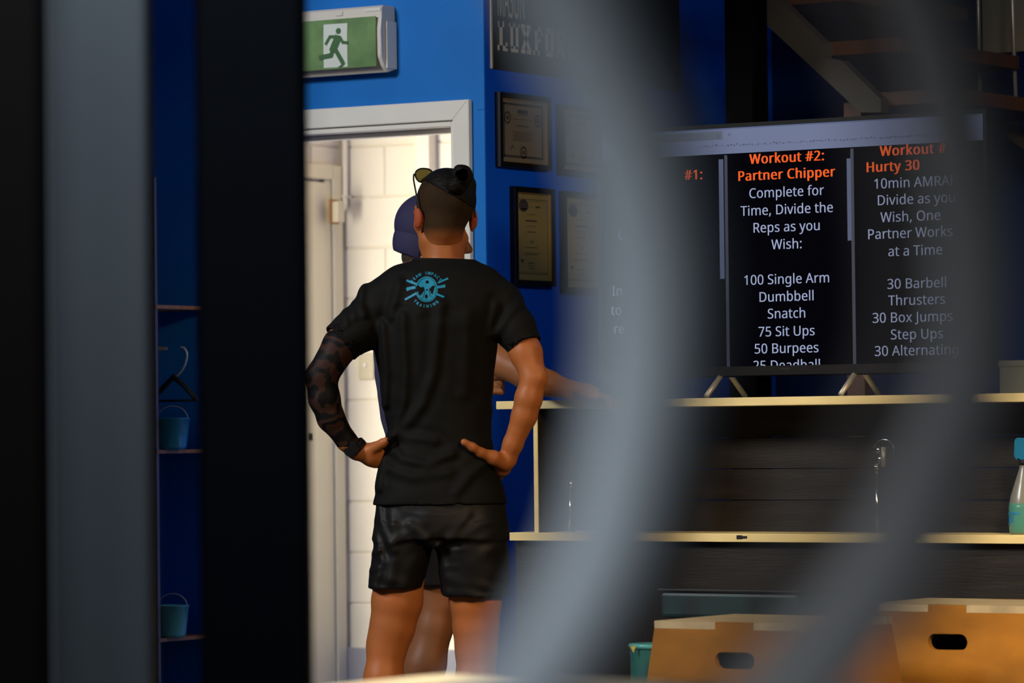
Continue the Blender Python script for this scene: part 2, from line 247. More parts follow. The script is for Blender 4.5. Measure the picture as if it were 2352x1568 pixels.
# flat text outlines, as (verts2d, faces); letter shapes stored as polygon outlines
GLYPH = {' ':[104,[]],'#':[259,[[192,175,180,111,235,111,235,84,175,84,158,0,130,0,146,84,89,84,73,0,45,0,61,84,10,84,10,111,66,111,79,175,25,175,25,201,83,201,99,286,128,286,112,201,170,201,186,286,214,286,198,201,249,201,249,175],[94,111,152,111,164,175,107,175]]],'+':[229,[[129,156,209,156,209,127,129,127,129,45,100,45,100,127,20,127,20,156,100,156,100,239,129,239]]],',':[107,[[77,42,68,12,56,-21,43,-52,16,-52,24,-19,31,15,36,47,74,47]]],'0':[229,[[210,144,204,81,198,56,188,35,175,18,158,6,138,-2,114,-4,85,0,61,14,43,35,30,64,22,101,20,144,22,187,29,223,41,252,59,273,84,286,114,291,144,286,168,273,186,252,199,223,207,187],[55,144,56,108,61,78,68,55,80,39,95,29,114,26,134,29,149,39,160,55,168,78,173,108,174,144,173,179,168,209,160,231,149,248,134,257,114,261,95,257,80,248,68,231,61,209,56,179]]],'1':[229,[[142,0,108,0,108,200,108,220,109,235,109,249,98,239,85,227,54,202,36,226,113,286,142,286]]],'2':[229,[[209,0,19,0,19,29,94,105,131,144,153,177,159,194,161,212,157,233,147,248,131,257,110,260,91,258,74,253,41,233,22,257,47,274,76,286,110,290,135,288,156,281,173,270,186,255,194,236,197,214,195,192,188,172,177,153,162,133,123,93,64,34,64,32,209,32]]],'3':[229,[[198,219,196,201,190,186,182,173,170,163,155,156,138,151,138,149,168,142,190,128,202,107,206,81,204,58,195,37,180,20,159,7,131,-1,97,-4,55,-1,18,12,18,45,57,31,97,26,130,29,153,41,165,59,170,82,167,98,160,111,149,121,133,128,113,131,89,133,62,133,62,163,90,163,112,164,129,170,143,178,153,189,160,202,162,217,158,235,148,249,131,258,109,261,82,258,59,249,37,237,20,261,37,272,58,281,82,288,109,290,148,285,176,270,192,247]]],'5':[229,[[110,176,138,173,161,166,180,153,195,137,204,116,206,91,203,64,194,40,178,21,157,7,131,-1,99,-4,58,0,25,12,25,45,60,31,100,26,120,28,137,33,151,41,162,53,168,69,170,88,166,113,153,131,131,142,99,146,73,144,50,140,32,151,43,286,186,286,186,254,73,254,66,171,85,174]]],'7':[229,[[55,0,172,254,18,254,18,286,210,286,210,259,93,0]]],':':[107,[[29,22,31,34,36,43,44,47,53,49,63,47,71,43,77,34,79,22,77,9,71,1,63,-4,53,-6,44,-4,36,1,31,9],[29,193,31,206,36,215,44,219,53,221,63,219,71,215,77,206,79,193,77,181,71,172,63,168,53,166,44,168,36,172,31,181]]],'A':[256,[[219,0,184,89,71,89,36,0,0,0,112,287,144,287,256,0],[141,207,137,219,132,236,128,250,123,234,119,219,115,207,83,121,173,121]]],'B':[261,[[121,286,168,282,202,270,222,249,229,215,228,199,223,185,215,174,205,164,191,157,175,152,175,150,207,140,221,130,231,118,237,102,239,81,236,57,227,37,212,21,193,9,168,2,140,0,39,0,39,286],[128,164,159,167,178,176,189,191,192,211,188,232,175,245,154,253,122,255,75,255,75,164],[75,134,75,30,133,30,165,34,186,45,197,62,200,84,199,98,194,111,185,121,172,128,154,133,130,134]]],'C':[253,[[162,259,140,257,120,251,103,241,89,228,78,211,69,191,64,169,63,143,65,110,74,82,87,59,106,42,131,31,161,28,197,31,230,39,230,8,197,-1,156,-4,116,1,83,14,57,36,39,65,28,102,24,144,27,175,33,203,45,228,60,249,79,267,103,280,131,288,162,290,204,286,241,273,227,243,197,254]]],'D':[293,[[268,146,264,102,250,65,229,37,199,16,162,4,119,0,39,0,39,286,127,286,168,282,202,270,230,250,251,223,264,188],[230,145,227,179,218,207,202,229,181,244,154,252,122,255,75,255,75,31,114,31,165,38,201,60,223,95]]],'E':[223,[[199,0,39,0,39,286,199,286,199,255,75,255,75,165,192,165,192,134,75,134,75,32,199,32]]],'G':[292,[[163,151,262,151,262,11,215,0,162,-4,121,0,87,14,60,35,40,65,28,101,24,143,29,185,42,221,64,250,93,272,129,286,173,290,218,286,258,273,245,242,210,254,171,259,139,255,112,245,91,228,75,205,65,176,62,143,65,111,73,83,87,59,108,42,135,31,170,27,202,29,226,34,226,119,163,119]]],'H':[297,[[258,0,222,0,222,134,75,134,75,0,39,0,39,286,75,286,75,165,222,165,222,286,258,286]]],'I':[136,[[119,0,16,0,16,21,50,28,50,257,16,265,16,286,119,286,119,265,86,257,86,28,119,21]]],'J':[109,[[-2,-76,-18,-75,-31,-71,-31,-40,-18,-43,-2,-45,17,-40,25,-35,31,-26,35,-14,37,2,37,286,73,286,73,4,71,-21,64,-41,53,-57,38,-68,19,-74]]],'M':[364,[[165,0,71,251,69,251,71,231,72,203,72,174,72,0,39,0,39,286,92,286,180,52,182,52,272,286,325,286,325,0,289,0,289,176,289,204,291,230,292,251,290,251,195,0]]],'N':[305,[[266,0,224,0,71,238,69,238,70,216,72,189,72,160,72,0,39,0,39,286,81,286,233,49,235,49,234,69,233,97,232,125,232,286,266,286]]],'O':[313,[[289,144,287,112,280,83,270,58,255,36,237,19,214,6,187,-1,157,-4,125,-1,98,7,75,19,57,37,43,58,32,83,26,112,24,144,28,185,39,221,57,250,83,272,116,286,157,291,197,286,229,272,255,251,274,221,285,185],[63,144,65,110,73,81,85,58,104,41,127,31,157,27,186,31,210,41,228,58,241,81,248,110,251,144,245,192,228,228,199,251,157,259,128,256,104,245,85,228,73,205,65,177]]],'P':[243,[[115,286,163,281,196,264,216,238,222,202,216,168,209,153,197,139,182,128,162,119,137,113,108,111,75,111,75,0,39,0,39,286],[111,255,75,255,75,142,104,142,129,144,149,148,165,156,176,167,183,182,185,200,180,225,167,242,144,252]]],'R':[249,[[118,286,150,284,177,277,197,266,211,250,219,230,222,205,220,184,214,167,204,153,192,143,165,128,243,0,201,0,132,118,75,118,75,0,39,0,39,286],[116,255,75,255,75,149,118,149,148,152,169,163,181,180,185,203,183,220,177,233,168,243,155,250,137,254]]],'S':[220,[[201,77,198,53,189,33,174,17,153,6,128,-2,99,-4,68,-2,42,2,20,10,20,44,56,32,101,27,120,29,136,33,149,40,158,49,163,60,165,73,164,86,159,97,151,106,139,115,98,132,66,147,43,165,29,188,24,217,27,239,36,256,50,271,68,281,90,288,115,290,159,286,194,274,183,243,151,254,115,259,98,257,85,253,74,247,67,239,62,229,61,217,62,204,67,193,74,184,86,176,123,159,166,139,181,128,192,114,199,97]]],'T':[223,[[130,0,93,0,93,255,4,255,4,286,219,286,219,255,130,255]]],'U':[293,[[257,101,254,73,245,48,229,26,208,10,180,-1,145,-4,98,3,64,25,43,59,36,102,36,286,72,286,72,101,77,70,91,47,114,32,147,27,171,30,189,37,204,48,213,63,219,81,221,101,221,286,257,286]]],'W':[373,[[368,286,291,0,255,0,199,188,194,205,190,222,187,236,185,244,183,236,180,222,176,205,171,186,117,0,81,0,5,286,43,286,87,111,91,93,95,76,98,59,101,43,103,60,107,77,111,95,116,113,166,286,204,286,256,112,261,94,266,75,269,58,272,43,275,64,280,87,286,112,330,286]]],'a':[225,[[115,219,150,214,174,201,188,179,192,146,192,0,167,0,160,30,158,30,139,11,117,0,86,-4,68,-2,52,3,38,11,27,24,21,40,18,60,25,88,44,109,76,123,121,128,158,130,158,142,155,165,146,180,132,187,113,190,81,185,53,174,42,200,75,213],[126,104,92,100,70,91,59,77,55,59,58,44,66,33,79,27,94,24,119,28,140,39,153,59,158,86,158,105]]],'b':[247,[[69,231,69,205,67,186,69,186,80,199,95,209,113,216,136,219,172,212,200,191,218,156,225,107,222,74,214,46,200,24,182,8,161,-1,136,-4,113,-2,95,5,80,15,69,27,67,27,59,0,34,0,34,305,69,305],[130,189,109,187,94,181,82,170,75,154,71,134,69,109,69,107,73,72,82,46,101,31,131,25,156,31,174,47,184,72,188,108,184,143,174,169,156,184]]],'c':[192,[[120,-4,93,-1,70,8,50,22,35,44,25,72,22,106,25,142,35,171,51,192,71,207,95,216,123,219,154,216,179,207,168,178,146,185,122,188,102,186,86,179,74,167,65,152,60,131,59,107,60,83,65,63,74,47,86,36,101,29,120,26,151,30,176,39,176,8,152,-1]]],'d':[247,[[110,-4,74,3,46,24,28,59,22,107,28,156,46,191,75,212,111,219,140,215,162,203,177,187,180,187,178,203,177,219,177,305,213,305,213,0,184,0,179,29,177,29,162,12,140,0],[116,25,145,30,164,44,174,67,178,100,178,107,174,142,164,168,146,184,115,190,91,184,73,167,62,140,59,106,62,72,73,47,91,31]]],'e':[226,[[117,219,143,216,165,207,182,192,195,173,203,149,206,122,206,101,59,101,64,69,77,45,99,31,127,26,163,30,196,41,196,10,164,-1,126,-4,97,-1,72,8,51,24,35,46,25,73,22,106,25,139,34,166,48,189,67,205,90,216],[117,190,94,186,77,174,65,154,59,129,169,129,167,146,163,161,156,173,146,182,133,188]]],'f':[138,[[133,188,79,188,79,0,44,0,44,188,6,188,6,204,44,216,44,229,46,254,52,273,62,288,76,299,93,305,113,307,137,305,155,300,146,272,131,276,114,278,98,275,88,266,81,251,79,229,79,215,133,215]]],'g':[247,[[110,219,130,217,149,211,164,201,178,186,180,186,184,215,213,215,213,-4,210,-32,202,-55,189,-73,170,-86,146,-94,116,-96,74,-93,39,-83,39,-50,75,-63,118,-67,143,-63,162,-51,174,-32,178,-6,178,2,178,16,179,28,177,28,165,14,149,4,131,-2,111,-4,74,3,46,25,28,60,22,107,28,153,46,189,73,211],[115,189,98,187,84,180,73,168,65,152,60,131,59,107,62,72,73,46,91,30,116,25,144,29,155,34,163,42,174,65,178,99,178,107,176,134,171,154,163,170,151,181,135,187]]],'h':[248,[[69,215,69,200,67,185,70,185,87,204,110,215,137,219,161,216,180,210,196,200,206,185,213,165,215,140,215,0,180,0,180,138,178,160,169,176,154,186,132,189,111,187,95,180,83,169,75,154,71,134,69,111,69,0,34,0,34,305,69,305]]],'i':[103,[[69,215,69,0,34,0,34,215],[52,296,66,290,71,283,73,273,71,263,66,256,52,251,44,252,37,256,33,263,31,273,33,283,37,290,44,294]]],'k':[214,[[69,146,68,129,67,111,69,111,76,120,86,132,95,142,163,215,204,215,117,123,211,0,168,0,93,100,69,79,69,0,34,0,34,305,69,305]]],'l':[103,[[69,0,34,0,34,305,69,305]]],'m':[375,[[270,219,302,214,324,200,338,176,342,140,342,0,308,0,308,138,305,160,297,176,283,186,264,189,237,185,219,171,209,149,206,119,206,0,171,0,171,138,166,167,160,177,152,184,141,188,127,189,107,187,93,180,82,169,75,154,71,135,69,111,69,0,34,0,34,215,63,215,68,186,70,186,86,204,108,215,133,219,156,217,175,210,189,199,199,183,201,183,214,199,230,210,250,217]]],'n':[248,[[138,219,171,214,196,200,210,176,215,140,215,0,180,0,180,138,178,160,169,176,154,186,132,189,102,184,83,169,73,145,69,111,69,0,34,0,34,215,63,215,68,186,70,186,88,204,111,215]]],'o':[243,[[221,108,219,83,214,60,205,41,194,25,179,13,162,3,142,-2,121,-4,100,-2,81,3,65,13,50,25,38,41,29,60,24,83,22,108,25,141,34,168,49,190,69,206,93,216,122,219,149,216,173,206,193,190,208,168,218,141],[59,108,60,84,65,64,74,47,86,35,102,28,121,25,141,28,157,35,169,47,178,64,183,84,184,108,183,132,178,152,169,168,157,179,141,187,121,189,93,184,73,168,62,142]]],'p':[247,[[136,219,172,212,200,191,218,157,225,108,222,74,214,46,200,24,183,9,161,-1,136,-4,107,0,85,12,69,27,67,27,69,10,69,-8,69,-96,34,-96,34,215,63,215,68,186,69,186,85,202,106,215],[130,189,110,187,95,181,84,171,76,156,71,138,69,115,69,108,71,83,75,63,83,47,94,35,110,28,131,25,149,28,163,36,174,49,182,66,186,86,188,108,184,141,174,167,156,184]]],'r':[166,[[134,219,147,218,160,217,155,184,144,186,132,187,108,182,88,167,74,144,69,115,69,0,34,0,34,215,63,215,67,176,69,176,85,197,107,213,120,217]]],'s':[192,[[174,59,171,40,164,24,151,12,134,3,113,-2,88,-4,50,0,21,10,21,42,52,30,89,24,112,27,128,33,137,43,140,56,136,71,120,83,87,98,51,114,38,123,28,133,22,146,20,162,26,186,43,204,68,215,101,219,138,215,170,204,158,176,129,186,99,190,80,188,66,183,57,175,54,164,59,149,77,137,109,123,144,107,157,99,166,88,172,75]]],'t':[145,[[106,25,122,26,136,29,136,2,120,-2,100,-4,84,-3,69,2,56,10,46,22,39,39,37,63,37,188,6,188,6,204,37,219,51,264,72,264,72,215,134,215,134,188,72,188,72,63,75,46,82,34,92,27]]],'u':[248,[[214,215,214,0,185,0,180,28,178,28,160,10,137,-1,110,-4,86,-2,67,4,51,15,40,30,34,49,32,74,32,215,67,215,67,77,70,54,79,38,94,28,115,25,137,28,153,34,165,45,173,61,177,80,178,103,178,215]]],'v':[204,[[81,0,0,215,38,215,83,88,90,69,97,48,101,31,102,31,107,48,114,69,120,88,166,215,204,215,122,0]]],'x':[212,[[85,110,11,215,51,215,106,134,161,215,201,215,127,110,205,0,165,0,106,86,47,0,7,0]]],'y':[204,[[0,215,38,215,85,93,92,72,98,52,103,34,104,34,112,60,123,93,166,215,204,215,112,-30,94,-65,83,-78,69,-88,53,-94,34,-96,17,-95,4,-93,4,-65,15,-67,28,-67,50,-63,65,-50,76,-29,87,-1]]]}
_tc = {}
def text2d(st, bold=0.0):
    k = (st, bold)
    if k in _tc: return _tc[k]
    c = bpy.data.curves.new('t', 'CURVE'); c.dimensions = '2D'; c.fill_mode = 'FRONT'; x = 0; K = 0.72/286
    for ch in st:
        adv, gl = GLYPH.get(ch, GLYPH[' '])
        for p in gl:
            sp = c.splines.new('POLY'); n = len(p)//2; sp.points.add(n-1)
            for i in range(n): sp.points[i].co = ((p[2*i]+x)*K, p[2*i+1]*K, 0, 1)
            sp.use_cyclic_u = True
        x += adv+(bold*400)
    o = bpy.data.objects.new('t', c); COL.objects.link(o); dg = bpy.context.evaluated_depsgraph_get(); dg.update()
    me = o.evaluated_get(dg).to_mesh(); vs = [(v.co.x, v.co.y) for v in me.vertices]; fs = [tuple(p.vertices) for p in me.polygons]
    bpy.data.objects.remove(o); bpy.data.curves.remove(c); _tc[k] = (vs, fs); return _tc[k]
class Flat:
    """collects flat 2-D shapes and maps them onto a plane: origin + u*U + v*V"""
    def __init__(s): s.v = []; s.f = []
    def add(s, vs, fs):
        n = len(s.v); s.v += [tuple(p) for p in vs]; s.f += [tuple(n+i for i in f) for f in fs]
    def text(s, st, x, y, h, align='C', bold=0.0, wscale=1.0, rot=0.0, _again=False):
        vs, fs = text2d(st, bold)
        if not vs: return
        capz = h/0.72; xs = [v[0] for v in vs]; w = max(xs)-min(xs); ox = {'C': -(min(xs)+w/2), 'L': -min(xs), 'R': -max(xs)}[align]
        c_, s_ = math.cos(rot), math.sin(rot); o = []
        for a, b in vs:
            a = (a+ox)*capz*wscale; b = b*capz; o.append((x+a*c_-b*s_, y+a*s_+b*c_))
        s.add(o, fs)
        if bold and not _again: 
            for dx in (-1, 1): s.text(st, x+dx*bold*h, y, h, align, bold, wscale, rot, True)
    def rect(s, x0, y0, x1, y1): s.add([(x0, y0), (x1, y0), (x1, y1), (x0, y1)], [(0, 1, 2, 3)])
    def poly(s, pts): s.add(pts, [tuple(range(len(pts)))])
    def disc(s, x, y, rx, ry=None, n=24): ry = ry or rx; s.poly([(x+rx*math.cos(2*math.pi*i/n), y+ry*math.sin(2*math.pi*i/n)) for i in range(n)])
    def ring(s, x, y, r0, r1, n=28, asp=1.0):
        vs = []; fs = []
        for i in range(n):
            a = 2*math.pi*i/n; vs += [(x+r0*asp*math.cos(a), y+r0*math.sin(a)), (x+r1*asp*math.cos(a), y+r1*math.sin(a))]
        for i in range(n): j = (i+1) % n; fs.append((2*i, 2*i+1, 2*j+1, 2*j))
        s.add(vs, fs)
    def strip(s, pts, w):
        for i in range(len(pts)-1):
            a = Vector((*pts[i], 0)); b = Vector((*pts[i+1], 0)); d = (b-a).normalized(); n = Vector((-d.y, d.x, 0))*(w/2)
            a2 = a-d*(w*0.25 if i else 0); b2 = b+d*(w*0.25)
            s.poly([tuple((a2+n)[:2]), tuple((a2-n)[:2]), tuple((b2-n)[:2]), tuple((b2+n)[:2])])
    def build(s, name, m, parent, fn, subdiv=0):
        me = bpy.data.meshes.new(name)
        if subdiv:
            bm = bmesh.new(); vv = [bm.verts.new((p[0], p[1], 0)) for p in s.v]
            for f in s.f:
                try: bm.faces.new([vv[i] for i in f])
                except ValueError: pass
            bmesh.ops.triangulate(bm, faces=bm.faces[:])
            for _ in range(6):
                es = [e for e in bm.edges if e.calc_length() > subdiv]
                if not es: break
                bmesh.ops.subdivide_edges(bm, edges=es, cuts=1); bmesh.ops.triangulate(bm, faces=bm.faces[:])
            for v in bm.verts: v.co = Vector(fn(v.co.x, v.co.y))
            bm.to_mesh(me); bm.free()
        else: me.from_pydata([tuple(fn(*p)) for p in s.v], [], s.f)
        return link(name, me, m, parent)

# ================= SETTING =================
YD = 10.67; XC = -7.02; YB = 12.5; YK = 13.2; XL = -9.38
OX0, OX1, OZ = -7.95, -7.13, 2.05           # doorway opening
HC = 5.2
struct(box('floor', (-12, -3.5, -0.1), (4, 14.5, 0), M['floor']))
struct(box('ceiling', (-12, 1.0, HC), (4, 14.5, HC+0.1), M['ceil']))
# blue wall with the doorway
bm = bmesh.new()
bbox(bm, (-12, YD, 0), (OX0, YD+0.12, HC)); bbox(bm, (OX1, YD, 0), (XC, YD+0.12, HC)); bbox(bm, (OX0, YD, OZ), (OX1, YD+0.12, HC))
wl = struct(from_bm('wall_left', bm, M['blue']))
# faint sheet joint and corner bead on the blue wall
p = on_y(1095, 253, YD); box('corner_bead', (XC-0.03, YD-0.003, 0), (XC, YD, p.z-0.001), M['blue'], wl); box('corner_bead', (XC-0.03, YD-0.003, p.z+0.001), (XC, YD, 3.2), M['blue'], wl)
struct(box('wall_center', (XC-0.1, YD+0.12, 0), (XC, YB+0.1, HC), M['navy']))
box('end_face', (XC, YD+0.001, 0), (XC+0.0015, YD+0.12, HC), M['navy'], wl)
struct(box('wall_back', (XC, YB, 0), (4, YB+0.1, HC), M['navy_shaded']))
struct(box('shading_wall', (-12, 8.85, 0), (-8.0, 8.95, 3.6), M['navy']))  # unseen partition added to shade the blue wall behind the rack
struct(box('ceiling_mezzanine', (XC+0.05, 9.62, 2.62), (2, 11.2, 2.78), M['ceil']))
struct(box('trim_4', (XC+0.05, 11.2, 2.62), (-6.2, YB, 2.78), M['ceil']))
# corridor beyond the door
def block_wall(name, make, n_cols, rows, off):
    """make(u0,u1,z0,z1,depth) -> box corners"""
    a, b = make(0, n_cols*0.4, 0, rows*0.2, (-0.1, 0)); w_ = struct(box(name, a, b, M['mortar'])); mesh = {}
    for r in range(rows):
        u = -(off if r % 2 else off-0.2) ; u = -0.4+((off + (0.2 if r % 2 else 0)) % 0.4)
        while u < n_cols*0.4:
            u0 = max(u+0.004, 0); u1 = min(u+0.396, n_cols*0.4)
            if u1-u0 > 0.03:
                pr = 0.005+random.random()*0.0015
                A, B = make(u0, u1, r*0.2+0.004, (r+1)*0.2-0.004, (-0.005, pr))
                box('block', A, B, M['cream'], w_, bev=0.0025, seg=1)
            u += 0.4
    return w_
# vertical joint seen at px 887 -> distance from corridor corner
joint = on_y(887, 500, YK).x - XL
z436 = on_y(840, 436, YK).z; ZR = (z436/0.2) % 1.0
wb = block_wall('wall_corridor_back', lambda u0, u1, z0, z1, d: ((XL+u0, YK-d[1], z0), (XL+u1, YK-d[0], z1)), 6, 14, (joint + (0.2 if int(z436/0.2) % 2 else 0)) % 0.4)
wc = block_wall('wall_corridor_left', lambda u0, u1, z0, z1, d: ((XL+d[0], YK-u1, z0), (XL+d[1], YK-u0, z1)), 1, 14, 0.2)
# rest of the corridor's left wall: piers round the window, door zone stays in the block strip
WY0, WY1, WZ0, WZ1 = 10.95, 12.1, 0.45, 2.05
bm = bmesh.new(); bbox(bm, (XL-0.1, WY1, 0), (XL, YK-0.4, 2.8)); bbox(bm, (XL-0.1, YD+0.12, 0), (XL, WY0, 2.8))
bbox(bm, (XL-0.1, WY0, 0), (XL, WY1, WZ0)); bbox(bm, (XL-0.1, WY0, WZ1), (XL, WY1, 2.8)); struct(from_bm('wall_corridor_window', bm, M['cream']))
wn = struct(empty('window_1', (XL-0.05, (WY0+WY1)/2, WZ0)))
bm = bmesh.new()
bbox(bm, (XL-0.08, WY0, WZ0), (XL-0.03, WY0+0.04, WZ1)); bbox(bm, (XL-0.08, WY1-0.04, WZ0), (XL-0.03, WY1, WZ1))
bbox(bm, (XL-0.08, WY0, WZ0), (XL-0.03, WY1, WZ0+0.04)); bbox(bm, (XL-0.08, WY0, WZ1-0.04), (XL-0.03, WY1, WZ1)); from_bm('window_frame', bm, M['trim'], wn)
struct(box('ceiling_corridor', (XL-0.1, YD+0.12, 2.8), (XC-0.1, YK+0.1, 2.9), M['cream']))
# pier on the corridor's back wall (px 952-985) and skirting band
p0 = on_y(952, 350, YK-0.06).x; p1 = on_y(985, 350, YK-0.06).x
struct(box('trim_2', (p0, YK-0.06, 0.23), (p1, YK-0.006, 2.8), M['cream'], bev=0.004))
struct(box('baseboard_back', (XL+0.012, YK-0.03, 0), (XC-0.1, YK-0.008, 0.228), M['skirt'], bev=0.004))
# conduit in the corridor corner with clip, strike box
cd_ = empty('conduit_pipe', on_y(790, 430, YK-0.03)); tag(cd_, 'cream painted conduit pipe running down the block corner above the switch box', 'pipe')
pt = [on_y(791, 150, YK-0.03), on_y(792, 300, YK-0.03), on_y(793, 455, YK-0.03), on_y(792, 470, YK-0.035), on_y(786, 484, YK-0.06), on_y(779, 492, YK-0.1)]
tube('pipe', spline(pt, 5), 0.0105, M['cream'], cd_)
tube('pipe_clip', [on_y(783, 452, YK-0.03), on_y(786, 451, YK-0.046), on_y(798, 451, YK-0.046), on_y(806, 453, YK-0.012), on_y(806, 458, YK-0.012)], 0.004, M['cream'], cd_, 8)
a = on_y(767, 463, YK-0.14); b = on_y(779, 510, YK-0.14)
sb = empty('strike_box', on_y(773, 487, YK-0.06)); tag(sb, 'narrow cream lock box with brass edge on door frame inside doorway', 'lock box')
box('cover', (a.x+0.004, YK-0.16, b.z), (b.x+0.01, YK-0.115, a.z), M['switch'], sb, bev=0.003); box('brass_plate', (a.x-0.006, YK-0.165, b.z-0.006), (a.x+0.004, YK-0.11, a.z+0.008), M['brass'], sb)
# corridor side door (in the left wall of the corridor) seen edge-on at px 700-785
XD = XL+0.012
d1 = struct(empty('door_1', (XD, YK-0.45, 0)))
def ypx(px, py=700): return on_x(px, py, XD).y
zt_o = on_x(770, 381, XD).z; zt_i = on_x(755, 414, XD).z
yo = min(ypx(784), YK-0.03); yi = ypx(755)
box('door_frame', (XD, yi, 0), (XD+0.028, yo, zt_o), M['doorp'], d1, bev=0.006); box('door_frame', (XD, yi-0.9, zt_i), (XD+0.028, yi, zt_o), M['doorp'], d1, bev=0.006)
box('door_stop', (XD+0.0, ypx(741), 0), (XD+0.016, yi, zt_i), M['doorp'], d1, bev=0.003)
box('door_leaf', (XD-0.004, ypx(739)-0.72, 0.01), (XD+0.024, ypx(739), zt_i-0.012), M['doorp'], d1, bev=0.004)
pl = on_x(714, 1003, XD+0.03); box('latch_plate', (XD+0.024, pl.y-0.012, pl.z-0.014), (XD+0.028, pl.y+0.012, pl.z+0.014), M['blackpl'], d1)
pl = on_x(700, 920, XD+0.03); tube('door_handle', [(XD+0.024, pl.y, pl.z), (XD+0.06, pl.y, pl.z), (XD+0.06, pl.y-0.1, pl.z)], 0.008, M['chrome'], d1)
# doorway architrave (trim_1) with reveal lining and door stop bead
t1 = struct(empty('trim_1', ((OX0+OX1)/2, YD, 0)))
AW = 0.062
def arch(name, pts):
    bm = bmesh.new(); prism(bm, [Vector((x, YD-0.022, z)) for x, z in pts], Vector((0, 0.022, 0))); bmesh.ops.bevel(bm, geom=[e for e in bm.edges], offset=0.0025, segments=1, affect='EDGES')
    from_bm(name, bm, M['trim'], t1)
arch('side_architrave', [(OX1, 0), (OX1+AW, 0), (OX1+AW, OZ+AW), (OX1, OZ)])
arch('side_architrave', [(OX0-AW, 0), (OX0, 0), (OX0, OZ), (OX0-AW, OZ+AW)])
arch('head_architrave', [(OX0, OZ), (OX1, OZ), (OX1+AW, OZ+AW), (OX0-AW, OZ+AW)])
box('lining', (OX1-0.014, YD-0.01, 0), (OX1-0.001, YD+0.13, OZ), M['trim'], t1, bev=0.003); box('lining', (OX0+0.001, YD-0.01, 0), (OX0+0.014, YD+0.13, OZ), M['trim'], t1, bev=0.003)
box('lining', (OX0+0.014, YD-0.01, OZ-0.018), (OX1-0.014, YD+0.13, OZ-0.001), M['trim'], t1, bev=0.003)
box('door_stop', (OX0+0.014, YD+0.045, OZ-0.034), (OX1-0.014, YD+0.09, OZ-0.018), M['trim'], t1, bev=0.003)
box('door_stop', (OX1-0.03, YD+0.045, 0), (OX1-0.014, YD+0.09, OZ-0.018), M['trim'], t1, bev=0.003)
# light switch on the block wall
a = on_y(826, 812, YK-0.012); b = on_y(860, 871, YK-0.012)
sw = empty('light_switch', ((a.x+b.x)/2, YK-0.01, (a.z+b.z)/2)); tag(sw, 'cream light switch plate with round button on the white block wall', 'switch')
box('switch_plate', (a.x, YK-0.022, b.z), (b.x, YK-0.006, a.z), M['switch'], sw, bev=0.003)
c = on_y(839, 838, YK-0.024); bm = bmesh.new(); bmesh.ops.create_cone(bm, cap_ends=True, segments=24, radius1=0.0085, radius2=0.007, depth=0.008, matrix=Matrix.Translation((c.x, YK-0.026, c.z)) @ Matrix.Rotation(math.pi/2, 4, 'X')); from_bm('button', bm, M['trim'], sw)
# corridor wire remnants
# ================= EXIT SIGN =================
YS = YD-0.075
def sx(px, py=90): return on_y(px, py, YS).x
def sz(py, px=800): return on_y(px, py, YS).z
ex = empty('exit_sign', (sx(770), YD, sz(95))); tag(ex, 'green emergency exit sign with running figure above the doorway', 'exit sign')
X0, X1 = sx(650), sx(877); ZT, ZB = on_y(860, 12, YS).z, on_y(860, 166, YS).z
bm = bmesh.new()
prof = [(YD, ZT), (YS+0.012, ZT), (YS, ZT-0.008), (YS+0.0, ZT-0.04), (YS-0.006, ZT-0.08), (YS-0.004, ZB+0.05), (YS+0.012, ZB+0.018), (YS+0.03, ZB), (YD, ZB+0.012)]
prism(bm, [Vector((X0, y, z)) for y, z in prof], Vector((X1-X0, 0, 0))); bmesh.ops.bevel(bm, geom=bm.edges[:], offset=0.002, segments=2, affect='EDGES'); from_bm('housing', bm, M['plastic'], ex)
box('side_cap', (X1, YS+0.02, ZB+0.012), (X1+0.006, YD, ZT-0.05), M['trim'], ex, bev=0.002)
def sg(x, z, o=0.0): # sign-face coordinates -> face (slightly bowed)
    t = (ZT-z)/(ZT-ZB); return Vector((x, YS-0.0085-0.0035*math.sin(math.pi*min(max(t, 0), 1))-o, z))
fx0, fx1 = sx(664), sx(868); fz1, fz0 = ZT-0.036, ZB+0.018
bm = bmesh.new(); n = 10
for i in range(n):
    za = fz0+(fz1-fz0)*i/n; zb = fz0+(fz1-fz0)*(i+1)/n
    bm.faces.new([bm.verts.new(sg(fx0, za)), bm.verts.new(sg(fx1, za)), bm.verts.new(sg(fx1, zb)), bm.verts.new(sg(fx0, zb))])
bmesh.ops.remove_doubles(bm, verts=bm.verts, dist=0.0005); face = from_bm('green_panel', bm, M['green'], ex); face['label'] = 'green translucent panel'
md = face.modifiers.new('s', 'SOLIDIFY'); md.thickness = 0.004; md.offset = 0
def zpx(X, Y):
    px = 680+X/3.92; py = Y/3.92; q = on_y(px, py, YS-0.012); return (q.x, q.z)
f = Flat(); f.poly([zpx(252, 222), zpx(465, 208), zpx(467, 600), zpx(252, 612)]); wp = f.build('white_panel', M['white_pl'], ex, lambda x, z: sg(x, z, 0.0035), 0.02); wp['label'] = 'white panel behind the running figure'
f = Flat(); q = zpx(387, 280); f.disc(q[0], q[1], 0.0098)
mm = 1/3.92/FPX*12.9/math.cos(TH)
f.strip([zpx(405, 335), zpx(312, 332), zpx(275, 398)], 25*mm); f.strip([zpx(390, 325), zpx(340, 450)], 66*mm); f.strip([zpx(400, 335), zpx(428, 383), zpx(468, 386)], 24*mm)
f.strip([zpx(345, 420), zpx(322, 500), zpx(222, 520)], 38*mm); f.strip([zpx(352, 430), zpx(425, 565)], 36*mm); f.poly([zpx(378, 608), zpx(425, 570), zpx(452, 570), zpx(415, 606)])
f.build('running_figure', M['gman'], ex, lambda x, z: sg(x, z, 0.0048), 0.02)
